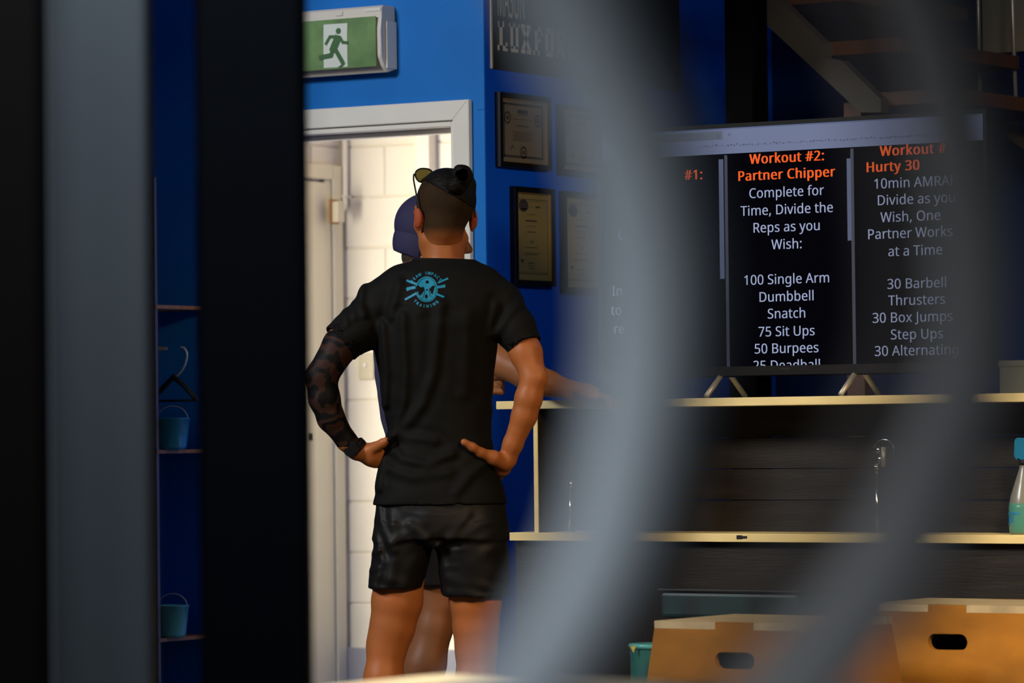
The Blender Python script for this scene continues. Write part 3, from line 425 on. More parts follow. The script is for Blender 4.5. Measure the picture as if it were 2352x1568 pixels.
q = zpx(672, 85); box('badge', (q[0]-0.03, YS-0.0025, q[1]-0.005), (q[0]+0.03, YS+0.002, q[1]+0.005), M['trim'], ex, bev=0.001)
q = zpx(370, 118); box('catch', (q[0]-0.014, YS-0.004, q[1]-0.008), (q[0]+0.014, YS+0.002, q[1]+0.008), M['plastic'], ex, bev=0.001)

# ================= SIGN AND CERTIFICATES ON THE SIDE WALL =================
def xp(px, py, off): q = on_x(px, py, XC+off); return q
sgn = empty('name_board', on_x(1200, 80, XC)); tag(sgn, 'black name board with pale slab lettering at the top of the dark wall', 'sign')
q0 = xp(1133, 158, 0.009); yS0 = q0.y; zS0 = q0.z
box('board', (XC+0.001, yS0, zS0), (XC+0.008, yS0+1.15, zS0+0.62), M['signblack'], sgn, bev=0.002)
box('edge_strip', (XC, yS0-0.010, zS0), (XC+0.0095, yS0, zS0+0.62), M['signedge'], sgn, bev=0.002)
def bd(px, py): q = xp(px, py, 0.009); return (q.y, q.z)
zl = bd(1143, 115)[1]; zh = bd(1149, 48)[1]-zl
f = Flat(); Y = bd(1143, 118)[0]
def slab(ch, y, w, z, h):
    t = w*0.33; s_ = h*0.13
    R = lambda a, b, c, d: f.rect(y+a*w, z+b*h, y+c*w, z+d*h)
    if ch == 'L': R(0.2, 0, 0.52, 1); R(0, 0, 1.0, 0.18); R(0.82, 0.1, 1.0, 0.3); R(0.08, 0.8, 0.68, 1)
    elif ch == 'U': R(0.1, 0.12, 0.38, 1); R(0.64, 0.12, 0.92, 1); R(0.14, 0, 0.88, 0.2); R(0, 0.86, 0.48, 1); R(0.55, 0.86, 1.03, 1)
    elif ch == 'X': f.poly([(y, z+0.14*h), (y+0.34*w, z+0.14*h), (y+0.95*w, z+0.86*h), (y+0.64*w, z+0.86*h)]); f.poly([(y+0.66*w, z+0.14*h), (y+w, z+0.14*h), (y+0.34*w, z+0.86*h), (y+0.03*w, z+0.86*h)]); R(-0.03, 0, 0.42, 0.16); R(0.56, 0, 1.03, 0.16); R(-0.02, 0.84, 0.42, 1); R(0.56, 0.84, 1.0, 1)
    elif ch == 'F': R(0.2, 0, 0.5, 1); R(0, 0, 0.66, 0.16); R(0.05, 0.84, 1, 1); R(0.82, 0.68, 1, 1); R(0.4, 0.44, 0.74, 0.58); R(0.05, 0.84, 0.6, 1)
    elif ch == 'O' or ch == 'D': R(0.06, 0.12, 0.36, 0.88); R(0.66, 0.12, 0.96, 0.88); R(0.14, 0, 0.88, 0.2); R(0.14, 0.8, 0.88, 1)
    elif ch == 'R': R(0.12, 0, 0.42, 1); R(0, 0, 0.5, 0.16); R(0.1, 0.84, 0.9, 1); R(0.66, 0.5, 0.95, 0.95); R(0.3, 0.44, 0.9, 0.58); f.poly([(y+0.62*w, z), (y+w, z), (y+0.7*w, z+0.5*h), (y+0.44*w, z+0.5*h)])
wch = (bd(1166, 118)[0]-Y)
yy = Y
for ch in 'LUXFORD':
    slab(ch, yy, wch, zl, zh); yy += wch*1.2
zm = bd(1145, 36)[1]; vs, fs = text2d('MASON'); ww = max(v[0] for v in vs)-min(v[0] for v in vs); hh = 0.72
sc = 0.115/hh; yw = (bd(1173, 38)[0]-bd(1144, 36)[0])*5/2.35; f.add([(bd(1144, 36)[0]+(v[0]-min(a[0] for a in vs))*yw/ww, zm+v[1]*sc) for v in vs], fs)
f.build('lettering', M['signletter'], sgn, lambda y, z: (XC+0.0092, y, z))

def certificate(name, pxl, pyt, wy, hz, label, kind, paper):
    q = xp(pxl, pyt, 0.02); y0 = q.y; z1 = q.z; y1 = y0+wy; z0 = z1-hz
    e = empty(name, (XC, (y0+y1)/2, z0)); tag(e, label, 'certificate', 'framed certificates on the dark wall')
    t = 0.017; bm = bmesh.new()
    bbox(bm, (XC, y0, z0), (XC+0.022, y0+t, z1)); bbox(bm, (XC, y1-t, z0), (XC+0.022, y1, z1)); bbox(bm, (XC, y0+t, z0), (XC+0.022, y1-t, z0+t)); bbox(bm, (XC, y0+t, z1-t), (XC+0.022, y1-t, z1))
    from_bm('frame', bm, M['black_frame'], e)
    bm = bmesh.new(); g = 0.0035; a, b, c_, d = y0+t, y1-t, z0+t, z1-t
    bbox(bm, (XC, a, c_), (XC+0.016, a+g, d)); bbox(bm, (XC, b-g, c_), (XC+0.016, b, d)); bbox(bm, (XC, a+g, c_), (XC+0.016, b-g, c_+g)); bbox(bm, (XC, a+g, d-g), (XC+0.016, b-g, d)); from_bm('gold_slip', bm, M['gold'], e)
    pp = box('paper', (XC, a+g, c_+g), (XC+0.010, b-g, d-g), M[paper], e)
    f = Flat(); W = b-a; H = d-c_; cy = (a+b)/2
    def R(u0, v0, u1, v1): f.rect(a+u0*W, c_+v0*H, a+u1*W, c_+v1*H)
    if kind == 1:
        R(0.07, 0.08, 0.93, 0.115); R(0.07, 0.90, 0.93, 0.935); R(0.07, 0.08, 0.10, 0.935); R(0.90, 0.08, 0.93, 0.935)
        R(0.38, 0.78, 0.60, 0.84); R(0.38, 0.755, 0.60, 0.765); R(0.28, 0.68, 0.68, 0.69); R(0.36, 0.575, 0.62, 0.592)
        for i in range(5): R(0.26+0.02*(i % 2), 0.48-0.032*i, 0.72-0.03*(i % 3), 0.488-0.032*i)
        for u, v in ((0.16, 0.70), (0.82, 0.69), (0.5, 0.17)): f.ring(a+u*W, c_+v*H, 0.07*H, 0.10*H, asp=0.95); f.disc(a+u*W, c_+v*H, 0.035*H)
        f.strip([(a+0.22*W, c_+0.2*H), (a+0.26*W, c_+0.27*H), (a+0.3*W, c_+0.22*H)], 0.003)
    else:
        R(0.06, 0.075, 0.94, 0.082); R(0.06, 0.92, 0.94, 0.927); R(0.06, 0.075, 0.072, 0.927); R(0.928, 0.075, 0.94, 0.927); R(0.09, 0.095, 0.91, 0.098); R(0.09, 0.90, 0.91, 0.903)
        f.disc(a+0.24*W, c_+0.85*H, 0.028, 0.02); R(0.17, 0.805, 0.33, 0.82); R(0.38, 0.84, 0.52, 0.844); R(0.58, 0.832, 0.72, 0.85)
        R(0.32, 0.75, 0.58, 0.756); R(0.30, 0.672, 0.62, 0.690); R(0.32, 0.618, 0.58, 0.624); R(0.34, 0.548, 0.58, 0.558)
        R(0.41, 0.45, 0.53, 0.456); R(0.40, 0.43, 0.52, 0.437); R(0.28, 0.372, 0.64, 0.38); R(0.24, 0.308, 0.70, 0.315); R(0.29, 0.292, 0.62, 0.298)
        f.poly([(a+0.14*W, c_+0.235*H), (a+0.24*W, c_+0.235*H), (a+0.19*W, c_+0.19*H)]); R(0.36, 0.195, 0.54, 0.205); R(0.36, 0.165, 0.52, 0.169); R(0.36, 0.13, 0.55, 0.134); R(0.36, 0.15, 0.53, 0.153)
    f.build('printing', M['ink'], e, lambda y, z: (XC+0.0106, y, z)); return e
def ydist(p0, p1): return xp(p1, 400, 0.02).y-xp(p0, 400, 0.02).y
certificate('framed_certificate', 1147, 210, ydist(1147, 1266), 0.235, 'wide framed certificate with gold slip and round seals, upper left beside the blue corner', 1, 'paper')
certificate('framed_certificate', 1182, 427, ydist(1182, 1274), 0.312, 'tall framed yellowed certificate below the one with round seals', 2, 'paper2')
certificate('framed_certificate', 1288, 238, ydist(1288, 1400), 0.225, 'upper framed certificate half hidden behind the blurred curved tube', 1, 'paper')
certificate('framed_certificate', 1295, 438, ydist(1295, 1392), 0.325, 'lower framed certificate half hidden behind the blurred curved tube', 2, 'paper2')

# ================= STAIR, COLUMN AND BULKHEAD BEHIND THE TELEVISION =================
YA, YR = 11.3, 12.2
st = empty('staircase', (on_y(2000, 250, YA).x, YA, 0)); tag(st, 'dim staircase with painted stringers and orange timber treads behind the television', 'staircase')
bm = bmesh.new(); pts = [on_y(*q, YA) for q in ((1590, -100), (1740, 38), (1976, 258), (2024, 258), (2024, 228), (1932, 138), (1893, 132), (1892, 98), (1812, 20), (1690, -100))]
prism(bm, pts, Vector((0, 0.05, 0))); from_bm('stringer', bm, M['stringer'], st)
bm = bmesh.new(); pts = [on_y(*q, YR) for q in ((1750, -100), (2352, 345), (2560, 500), (2560, 470), (2352, 318), (1915, 0), (1785, -100))]; prism(bm, pts, Vector((0, 0.05, 0))); from_bm('stringer', bm, M['stringer'], st)
for i, (px, py) in enumerate(((1770, -18), (1890, 97), (2012, 212))):
    a = on_y(px, py, YA+0.05); box('tread', (a.x, YA+0.05, a.z-0.045), (a.x+0.27, YR, a.z), M['stairwood'], st, bev=0.003)
a = on_y(1950, 250, YA+0.06); box('newel_post', (a.x-0.015, YA+0.05, 0), (a.x+0.05, YA+0.1, a.z+0.02), M['stairwood'], st, bev=0.003)
a = on_y(2560, 500, YR); box('newel_post', (a.x-0.09, YR-0.02, 0), (a.x, YR+0.07, a.z+0.1), M['stringer'], st)
for px, pb in ((2246, 245), (2325, 300)):
    tube('baluster', [on_y(px-3, -100, YR+0.02), on_y(px, 0, YR+0.02), on_y(px+(10 if px > 2300 else 4), pb, YR+0.02)], 0.007, M['pole'], st)
a = on_y(1665, 100, 11.0); b = on_y(1726, 100, 11.0)
sc_ = empty('steel_column', ((a.x+b.x)/2, 11.05, 0)); tag(sc_, 'black steel column rising behind the left half of the television', 'column')
bm = bmesh.new(); bbox(bm, (a.x, 11.0, 0), (b.x, 11.008, 2.6)); bbox(bm, (a.x, 11.092, 0), (b.x, 11.1, 2.6)); bbox(bm, ((a.x+b.x)/2-0.004, 11.008, 0), ((a.x+b.x)/2+0.004, 11.092, 2.6)); from_bm('shaft', bm, M['column'], sc_)
box('base_plate', (a.x-0.03, 10.97, 0), (b.x+0.03, 11.13, 0.012), M['column'], sc_)
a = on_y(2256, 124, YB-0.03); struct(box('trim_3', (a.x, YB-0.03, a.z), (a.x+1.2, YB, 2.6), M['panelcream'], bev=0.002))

# ================= COUNTER =================
YC = 9.70
def cx_(px, py=920): return on_y(px, py, YC).x
ZU = 1.159; ZLo = 0.788; TU = 0.023
XR = -3.2
ct = empty('reception_counter', (cx_(1700), YC+0.1, 0)); tag(ct, 'reception counter with two cream-edged boards over a black timber body', 'counter')
xu = cx_(1139); xl = cx_(1170, 1230)
box('upper_board', (xu, YC, ZU-TU), (XR, YC+0.52, ZU), M['counter'], ct, bev=0.0015)
box('lower_board', (xl, YC, ZLo-TU), (XR, YC+0.52, ZLo), M['counter'], ct, bev=0.0015)
up0 = on_y(1228, 1080, YC+0.012).x
box('side_panel', (up0, YC+0.012, ZLo), (up0+0.012, YC+0.30, ZU-TU), M['darkwood'], ct)
box('panel_edge', (up0-0.0005, YC+0.0085, ZLo), (up0+0.0125, YC+0.012, ZU-TU), M['counter'], ct)
bpx = on_y(1312, 1080, YC+0.2).x
nP = 9; pw = (XR-bpx)/nP
for i in range(4):
    z0 = ZLo+i*(ZU-TU-ZLo)/4; box('back_panel', (up0+0.012, YC+0.2, z0+0.001), (XR, YC+0.215, z0+(ZU-TU-ZLo)/4-0.001), M['darkwood'], ct, bev=0.001)
box('front_panel', (xl+0.002, YC+0.03, 0.0), (XR, YC+0.05, ZLo-TU), M['darkwood'], ct)
box('end_panel', (xl+0.002, YC+0.05, 0), (xl+0.02, YC+0.5, ZLo-TU), M['darkwood'], ct)
a = on_y(1692, 1228, YC); b = on_y(1716, 1238, YC)
bm = bmesh.new(); bbox(bm, (a.x, YC-0.0012, b.z), (a.x+0.018, YC, a.z-0.001)); bbox(bm, (a.x+0.018, YC-0.001, b.z+0.002), (b.x, YC, a.z-0.003)); from_bm('worn_chip', bm, M['darkwood'], ct)

# ================= TELEVISION =================
YT = 9.96
def tv(px, py): q = on_y(px, py, YT); return (q.x, q.z)
tvx0 = tv(1378, 500)[0]; tvx1 = tv(2272, 500)[0]; tvz1 = tv(1820, 276)[1]; tvz0 = tv(1820, 860)[1]
tve = empty('television', ((tvx0+tvx1)/2, YT+0.05, ZU)); tag(tve, 'large black television showing workout lists on the counter', 'television')
bz = 0.011; bb = tv(1806, 839)[1]; bm = bmesh.new()
bbox(bm, (tvx0, YT-0.008, tvz0), (tvx0+bz, YT+0.03, tvz1)); bbox(bm, (tvx1-bz, YT-0.008, tvz0), (tvx1, YT+0.03, tvz1)); bbox(bm, (tvx0+bz, YT-0.008, tvz1-bz), (tvx1-bz, YT+0.03, tvz1)); bbox(bm, (tvx0+bz, YT-0.008, tvz0), (tvx1-bz, YT+0.03, bb))
from_bm('bezel', bm, M['bezel'], tve); box('casing', (tvx0+0.01, YT+0.02, tvz0+0.01), (tvx1-0.01, YT+0.06, tvz1-0.01), M['bezel'], tve, bev=0.008)
box('edge_trim', (tvx0-0.003, YT-0.006, tvz0), (tvx0, YT+0.02, tvz1), M['chrome'], tve)
scn = box('screen', (tvx0+bz, YT+0.002, bb-0.03), (tvx1-bz, YT+0.01, tvz1-bz), M['screen'], tve)
TF = lambda o: (lambda x, z: (x, YT+0.0015-o, z))
f = Flat(); zb = tv(1820, 345)[1]; f.rect(tvx0+bz, zb, tvx1-bz, tvz1-bz); f.build('browser_bar', M['bar'], scn, TF(0))
f = Flat(); q = tv(1659, 320); f.rect(tvx0+bz, q[1], q[0], tvz1-bz-0.008); f.build('browser_tab', M['bar2'], scn, TF(0.0004))
for c in (1958, 1668): f = Flat(); q = tv(c, 500); f.rect(q[0]-0.005, bb-0.01, q[0]+0.005, zb-0.004); f.build('column_line', M['coldiv'], scn, TF(0))
for a, b in ((tv(1944, 364), tv(1956, 552)), (tv(1650, 366), tv(1664, 640))): f = Flat(); f.rect(a[0], b[1], b[0], a[1]); f.build('scroll_bar', M['scroll'], scn, TF(0.0004))
ppm = FPX/(YT/math.cos(TH)*0+at_d(1806, 500, 1).y*0+11.1)
f = Flat(); g = Flat()
cap = 23/ppm*1.0; ws = 1.0
# text lines: (string, px of centre/left, py of the capital's middle, align, bold)
def put(F, s, px, py, al, b, h=cap):
    q = tv(px, py); F_ = Flat() if F is not None else f; F_.text(s, q[0], q[1]-h/2, h, al, {0.022: 0.045, 0.006: 0.012}.get(b, 0))
    if F is not None: F_.build('heading_line' if F is g else 'list_line', M['torange'] if F is g else M['twhite'], scn, TF(0.0008))
TWS = {0.022: 1.0, 0.006: 1.0}
for s, py in (('Workout #2:', 361), ('Partner Chipper', 399)): put(g, s, 1806, py, 'C', 0.022)
for s, py in (('Complete for', 440), ('Time, Divide the', 480), ('Reps as you', 520), ('Wish:', 560), ('100 Single Arm', 640), ('Dumbbell', 680), ('Snatch', 719), ('75 Sit Ups', 760), ('50 Burpees', 799), ('25 Deadball', 838)): put(f, s, 1806, py, 'C', 0.006)
for s, px, py in (('Workout #3:', 2021, 347), ('Hurty 30', 1991, 384)): put(g, s, px, py, 'L', 0.022)
for s, px, py in (('10min AMRAP', 2008, 422), ('Divide as you', 2016, 460), ('Wish, One', 2022, 499), ('Partner Works', 1994, 538), ('at a Time', 2040, 577), ('30 Barbell', 2038, 652), ('Thrusters', 2040, 690), ('30 Box Jumps', 2004, 730), ('Step Ups', 2046, 768), ('30 Alternating', 2009, 806)): put(f, s, px, py, 'L', 0.006)
put(g, '#1:', 1612, 400, 'R', 0.022)
for s, px, py in (('C', 1420, 540), ('In', 1406, 668), ('to', 1403, 712), ('re', 1411, 755)): put(f, s, px, py, 'L', 0.006)
f = Flat()
for px in range(1610, 2180, 7):
    q = tv(px, 0); z = tv(px, 344-(px-1610)*0.049+random.uniform(-2, 1.5)-6)[1]; f.rect(q[0], z, q[0]+random.uniform(0.003, 0.007), z+random.uniform(0.0015, 0.005))
for s, px, py in (('x', 1650, 311), ('+', 1674, 309)): put(None, s, px, py, 'C', 0.0, 0.014)
am = f.build('address_marks', M['tgrey'], scn, TF(0.0008)); am['kind'] = 'stuff'
f = Flat(); q = tv(1806, 850); f.text('BAUHN', q[0], q[1], 0.0065, 'C', 0.01); f.build('maker_lettering', M['legmetal'], tve, lambda x, z: (x, YT-0.0085, z))
for px, ex_ in ((1968, -1), (1660, 1)):
    a = on_y(px+3, 850, YT+0.02); b = on_y(px-5, 905, YT)
    for dy in (-0.10, 0.12):
        tube('stand_leg', [(a.x, YT+0.03, tvz0+0.02), (b.x, YT+0.02+dy, ZU+0.006)], 0.0075, M['legmetal'], tve, 10)

# ================= THINGS ON THE COUNTER =================
def stem(px, ptop, pbot_z, label, big):
    base = on_y(px-2, 1225, YC+0.06); e = empty('chrome_stand', (base.x, YC+0.06, ZLo)); tag(e, label, 'stand')
    k = lambda p, q: on_y(p, q, YC+0.06)
    if big:
        tube('stem', [(base.x, YC+0.06, ZLo), k(2014, 1180), k(2014, 1082)], 0.0042, M['chrome'], e)
        bm = bmesh.new(); bmesh.ops.create_uvsphere(bm, u_segments=16, v_segments=10, radius=0.0085, matrix=Matrix.Translation(k(2013, 1072))); from_bm('ball_joint', bm, M['chrome'], e, True)
        tube('swivel', [k(2014, 1068), k(2020, 1058), k(2020, 1042)], 0.0042, M['chrome'], e); tube('collar', [k(2017, 1040), k(2017, 1026)], 0.006, M['chrome'], e)
        tube('clamp', [k(2029, 1072), k(2029, 1026)], 0.0065, M['legmetal'], e)
        c = k(2030, 1032); rr = 0.030; tube('wire_loop', [c+Vector((rr*math.cos(t), 0, 0.9*rr*math.sin(t))) for t in [math.radians(200-i*12) for i in range(19)]], 0.0013, M['chrome'], e, 8)
    else:
        tube('stem', [(base.x, YC+0.06, ZLo), k(1309, 1180), k(1310, 1120)], 0.003, M['chrome'], e); tube('cap', [k(1311, 1118), k(1312, 1104)], 0.005, M['chrome'], e)
    lathe('foot', [(0.018, 0), (0.018, 0.004), (0.005, 0.008)], M['chrome'], e, (base.x, YC+0.06, ZLo))
stem(2018, 1005, 0, 'slim chrome stand with thin wire loop on lower counter board below television', True)
stem(1309, 1105, 0, 'small thin chrome stand on lower counter board near its left end', False)
# spray bottle
bp = on_y(2357, 1228, YC+0.07); sbt = empty('spray_bottle', (bp.x, YC+0.07, ZLo)); tag(sbt, 'frosted spray bottle of teal liquid with blue trigger at right edge', 'bottle')
lathe('bottle_body', [(0.036, 0), (0.043, 0.006), (0.0445, 0.03), (0.0445, 0.075), (0.040, 0.10), (0.027, 0.14), (0.016, 0.172), (0.0145, 0.185)], M['bottle'], sbt, (bp.x, YC+0.07, ZLo), 36)
lathe('liquid', [(0.0362, 0.001), (0.0434, 0.006), (0.0449, 0.03), (0.0449, 0.072), (0.0435, 0.082)], M['liquid'], sbt, (bp.x, YC+0.07, ZLo), 36)
lathe('neck_ring', [(0.0165, 0), (0.0165, 0.014)], M['blackpl'], sbt, (bp.x, YC+0.07, ZLo+0.182), 24)
bm = bmesh.new(); Y0 = YC+0.07; z0 = ZLo+0.194
prism(bm, [Vector((bp.x-0.026, Y0-0.011, z0+0.052)), Vector((bp.x-0.028, Y0-0.011, z0+0.012)), Vector((bp.x-0.02, Y0-0.011, z0)), Vector((bp.x-0.012, Y0-0.011, z0+0.012)), Vector((bp.x-0.010, Y0-0.011, z0)), Vector((bp.x+0.014, Y0-0.011, z0)), Vector((bp.x+0.02, Y0-0.011, z0+0.03)), Vector((bp.x+0.04, Y0-0.011, z0+0.045)), Vector((bp.x+0.04, Y0-0.011, z0+0.058)), Vector((bp.x-0.02, Y0-0.011, z0+0.06))], Vector((0, 0.022, 0)))
bmesh.ops.bevel(bm, geom=bm.edges[:], offset=0.002, segments=2, affect='EDGES'); from_bm('trigger_head', bm, M['bluepl'], sbt)
f = Flat(); f.rect(-0.036, 0.052, 0.02, 0.059); f.rect(-0.036, 0.028, -0.029, 0.052); f.rect(-0.024, 0.032, -0.002, 0.048); f.strip([(-0.036, 0.024), (-0.018, 0.03)], 0.005)
f.build('label_print', M['label'], sbt, lambda u, v: (bp.x+0.0455*math.sin(u/0.0445-0.35), Y0-0.0455*math.cos(u/0.0445-0.35), ZLo+v), 0.008)
a = on_y(2296, 905, YC+0.12); bxe = empty('carton', (a.x+0.06, YC+0.2, ZU)); tag(bxe, 'small grey-green carton on upper counter board right of the television', 'box')
box('carton_body', (a.x, YC+0.12, ZU), (a.x+0.13, YC+0.26, ZU+0.085), M['greybox'], bxe, bev=0.003); box('carton_lid', (a.x-0.002, YC+0.118, ZU+0.07), (a.x+0.132, YC+0.262, ZU+0.088), M['greybox'], bxe, bev=0.003)

# ================= PLYO BOXES, BENCH, TUB =================
def plyo(name, corner, wx, dy, h, taperL, taperR, label):
    """corner = front-left top corner; front face looks to -Y"""
    x0, y0 = corner.x, corner.y; x1 = x0+wx; y1 = y0+dy; t = 0.018
    e = empty(name, ((x0+x1)/2, (y0+y1)/2, 0)); tag(e, label, 'box', 'wooden jump boxes')
    cxm = (x0+x1)/2; lw = 0.052
    # front and back faces with lug, handle hole
    for fy, s_ in ((y0, 1), (y1-t, -1)):
        hz = h-0.092; hw = 0.0545; hh = 0.0205
        out = [(x0-taperL, 0.0), (x1+taperR, 0.0), (x1, h-t), (cxm+lw, h-t), (cxm+lw, h), (cxm-lw, h), (cxm-lw, h-t), (x0, h-t)]
        bm = bmesh.new(); ov = [bm.verts.new((x, fy, z)) for x, z in out]; hv = []
        for k in range(24):
            a = 2*math.pi*k/24; ca, sa = math.cos(a), math.sin(a); hv.append(bm.verts.new((cxm+(hw-hh)*(1 if ca > 0 else -1)+hh*ca, fy, hz+hh*sa)))
        es = [bm.edges.new((ov[i], ov[(i+1) % 8])) for i in range(8)]+[bm.edges.new((hv[i], hv[(i+1) % 24])) for i in range(24)]
        bmesh.ops.triangle_fill(bm, edges=es, use_beauty=True); r = bmesh.ops.extrude_face_region(bm, geom=bm.faces[:]); bmesh.ops.translate(bm, verts=[v for v in r['geom'] if isinstance(v, bmesh.types.BMVert)], vec=(0, t, 0))
        from_bm('front_panel' if s_ == 1 else 'rear_panel', bm, M['ply'], e)
    for sgn_, xa, tp in ((-1, x0, taperL), (1, x1, taperR)):
        bm = bmesh.new(); q = [(xa, h-t), (xa-sgn_*t, h-t), (xa-sgn_*t+sgn_*tp, 0), (xa+sgn_*tp, 0)]; prism(bm, [Vector((x, y0+t, z)) for x, z in q], Vector((0, dy-2*t, 0))); from_bm('side_panel', bm, M['ply'], e)
    bm = bmesh.new(); bbox(bm, (x0, y0+t, h-t), (x1, y1-t, h)); bbox(bm, (x0, y0, h-t), (cxm-lw-0.001, y0+t, h)); bbox(bm, (cxm+lw+0.001, y0, h-t), (x1, y0+t, h)); bbox(bm, (x0, y1-t, h-t), (cxm-lw-0.001, y1, h)); bbox(bm, (cxm+lw+0.001, y1-t, h-t), (x1, y1, h))
    tp = from_bm('top_panel', bm, M['plytop'], e); tp['label'] = 'worn pale top panel'
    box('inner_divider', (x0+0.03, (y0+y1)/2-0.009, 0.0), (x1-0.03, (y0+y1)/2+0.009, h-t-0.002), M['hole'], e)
    return e
def zt(px, py, h): return on_z(px, py, h)
c1 = zt(1503, 1425, 0.61); c2 = zt(1982, 1386, 0.63)
wpx = lambda c, n: n/FPX*(c-CAM).dot(F0)/math.cos(TH)
plyo('plyo_box', c1, wpx(c1, 352), 0.39, 0.61, 0.11, 0.11, 'wooden jump box with flared sides and oval handhole, left one before the counter')
plyo('plyo_box', Vector((c2.x, c2.y, 0)), wpx(c2, 362), 0.36, 0.63, -0.16, 0.0, 'wooden jump box with oval handhole at lower right, left side slanting inward')
c3 = zt(1030, 1546, 0.72); plyo('plyo_box', Vector((c3.x, c3.y-0.5, 0)), 0.85, 0.5, 0.72, 0.02, 0.02, 'nearest wooden box whose sunlit pale top edge lines the bottom of the picture')
a = on_y(1515, 1351, 9.1); be = empty('low_bench', (a.x+0.2, 9.3, 0)); tag(be, 'low dark bench with teal mottled front edge behind the left jump box', 'bench')
zb_ = a.z; box('bench_top', (a.x, 9.1, zb_-0.075), (a.x+0.41, 9.5, zb_-0.008), M['benchteal'], be, bev=0.01); box('bench_cap', (a.x-0.005, 9.095, zb_-0.008), (a.x+0.415, 9.505, zb_), M['blackpl'], be, bev=0.003)
for ax in (0.04, 0.36):
    for ay in (9.14, 9.44): box('leg', (a.x+ax-0.02, ay-0.02, 0), (a.x+ax+0.02, ay+0.02, zb_-0.075), M['blackpl'], be)
a = at_d(1500, 1477, 10.3); te = empty('plastic_tub', (a.x, a.y, 0)); tag(te, 'dark teal plastic tub peeking out left of the left jump box', 'tub')
zr = a.z; lathe('tub_body', [(0.05, 0.0), (0.052, 0.01), (0.058, zr-0.01)], M['tub'], te, (a.x, a.y, 0)); lathe('tub_rim', [(0.060, zr-0.012), (0.062, zr-0.004), (0.060, zr), (0.05, zr)], M['teal'], te, (a.x, a.y, 0))
q = at_d(1455, 1483, 10.25); bm = bmesh.new(); prism(bm, [q+R0*-0.008, q+R0*0.006, q+R0*0.001+Z0*-0.016, q+R0*-0.001+Z0*-0.016], -F0*0.002); from_bm('tag', bm, M['yellow'], te)

# ================= RACK WITH PAILS AT LEFT =================
YF = 10.36
qa = on_y(361, 1400, YF); xr = qa.x
rk = empty('shelf_rack', (xr-0.4, (YF+YD)/2, 0)); tag(rk, 'slotted steel shelf rack with pine boards against blue wall at left', 'shelf rack')
for xx in (xr-0.008, xr-0.8):
    for yy in (YF, YD-0.03):
        bm = bmesh.new(); bbox(bm, (xx-0.008, yy-0.002, 0), (xx+0.008, yy+0.002, 1.9)); bbox(bm, (xx+0.006, yy-0.002, 0), (xx+0.008, yy+0.016, 1.9)); from_bm('upright', bm, M['upright'], rk)
        bm = bmesh.new()
        for i in range(60): bbox(bm, (xx-0.0025, yy-0.0026, 0.06+i*0.03), (xx+0.0025, yy-0.0018, 0.072+i*0.03))
        s_ = from_bm('slots', bm, M['blackpl'], rk); s_['kind'] = 'stuff'
zs = []
for py in (1466, 1033, 700):
    z = on_x(366, py, xr).z; zs.append(z); box('shelf_board', (xr-0.8, YF+0.003, z-0.012), (xr+0.002, YD-0.004, z), M['shelfwood'], rk, bev=0.001)
box('shelf_board', (xr-0.8, YF+0.003, 0.1), (xr+0.002, YD-0.004, 0.112), M['shelfwood'], rk)
def pail(px, pyb, z, r, h, m, label):
    c = on_y(px, pyb-10, YF+0.085); e = empty('small_pail', (c.x, c.y, z)); tag(e, label, 'pail', 'small pails on the rack')
    lathe('pail_body', [(r*0.55, 0), (r*0.72, 0.004), (r*0.78, 0.012), (r*0.98, h-0.003), (r, h-0.003), (r, h), (r*0.94, h), (r*0.74, 0.014), (r*0.2, 0.012)], m, e, (c.x, c.y, z), 32)
    tube('wire_handle', [Vector((c.x, c.y, z+h-0.004))+R0*(r*0.86*math.cos(t))+Z0*(r*0.75*math.sin(t)) for t in [math.pi*i/16 for i in range(17)]], 0.0016, M['legmetal'], e, 8)
pail(397, 1460, zs[0], 0.054, 0.104, M['teal'], 'small pale teal pail with wire handle on the lower rack board')
pail(397, 1030, zs[1], 0.057, 0.102, M['teal2'], 'small deep blue pail on the upper rack board under the coat hanger')
# coat hanger on the rack
he = empty('coat_hanger', on_y(400, 866, YF+0.06)); tag(he, 'black coat hanger hanging above the deep blue pail', 'coat hanger')
k = lambda p, q: on_y(p, q, YF+0.06)
tube('shoulder_bar', spline([k(345, 922), k(375, 890), k(398, 866), (k(402, 866)+k(398, 866))/2, k(425, 888), k(452, 918)], 5), 0.0085, M['blackpl'], he); tube('hook', spline([k(400, 868), k(412, 858), k(424, 840), k(430, 815), k(424, 800), k(415, 797)], 6), 0.003, M['legmetal'], he, 8)
tube('trouser_bar', [k(346, 921), k(452, 919)], 0.004, M['blackpl'], he, 8)
rl = on_y(400, 797, YF+0.06).z; tube('hanging_rail', [(xr-0.8, YF+0.06+0.0, rl-0.004), (xr+0.002, YF+0.06, rl-0.004)], 0.006, M['upright'], rk, 10)

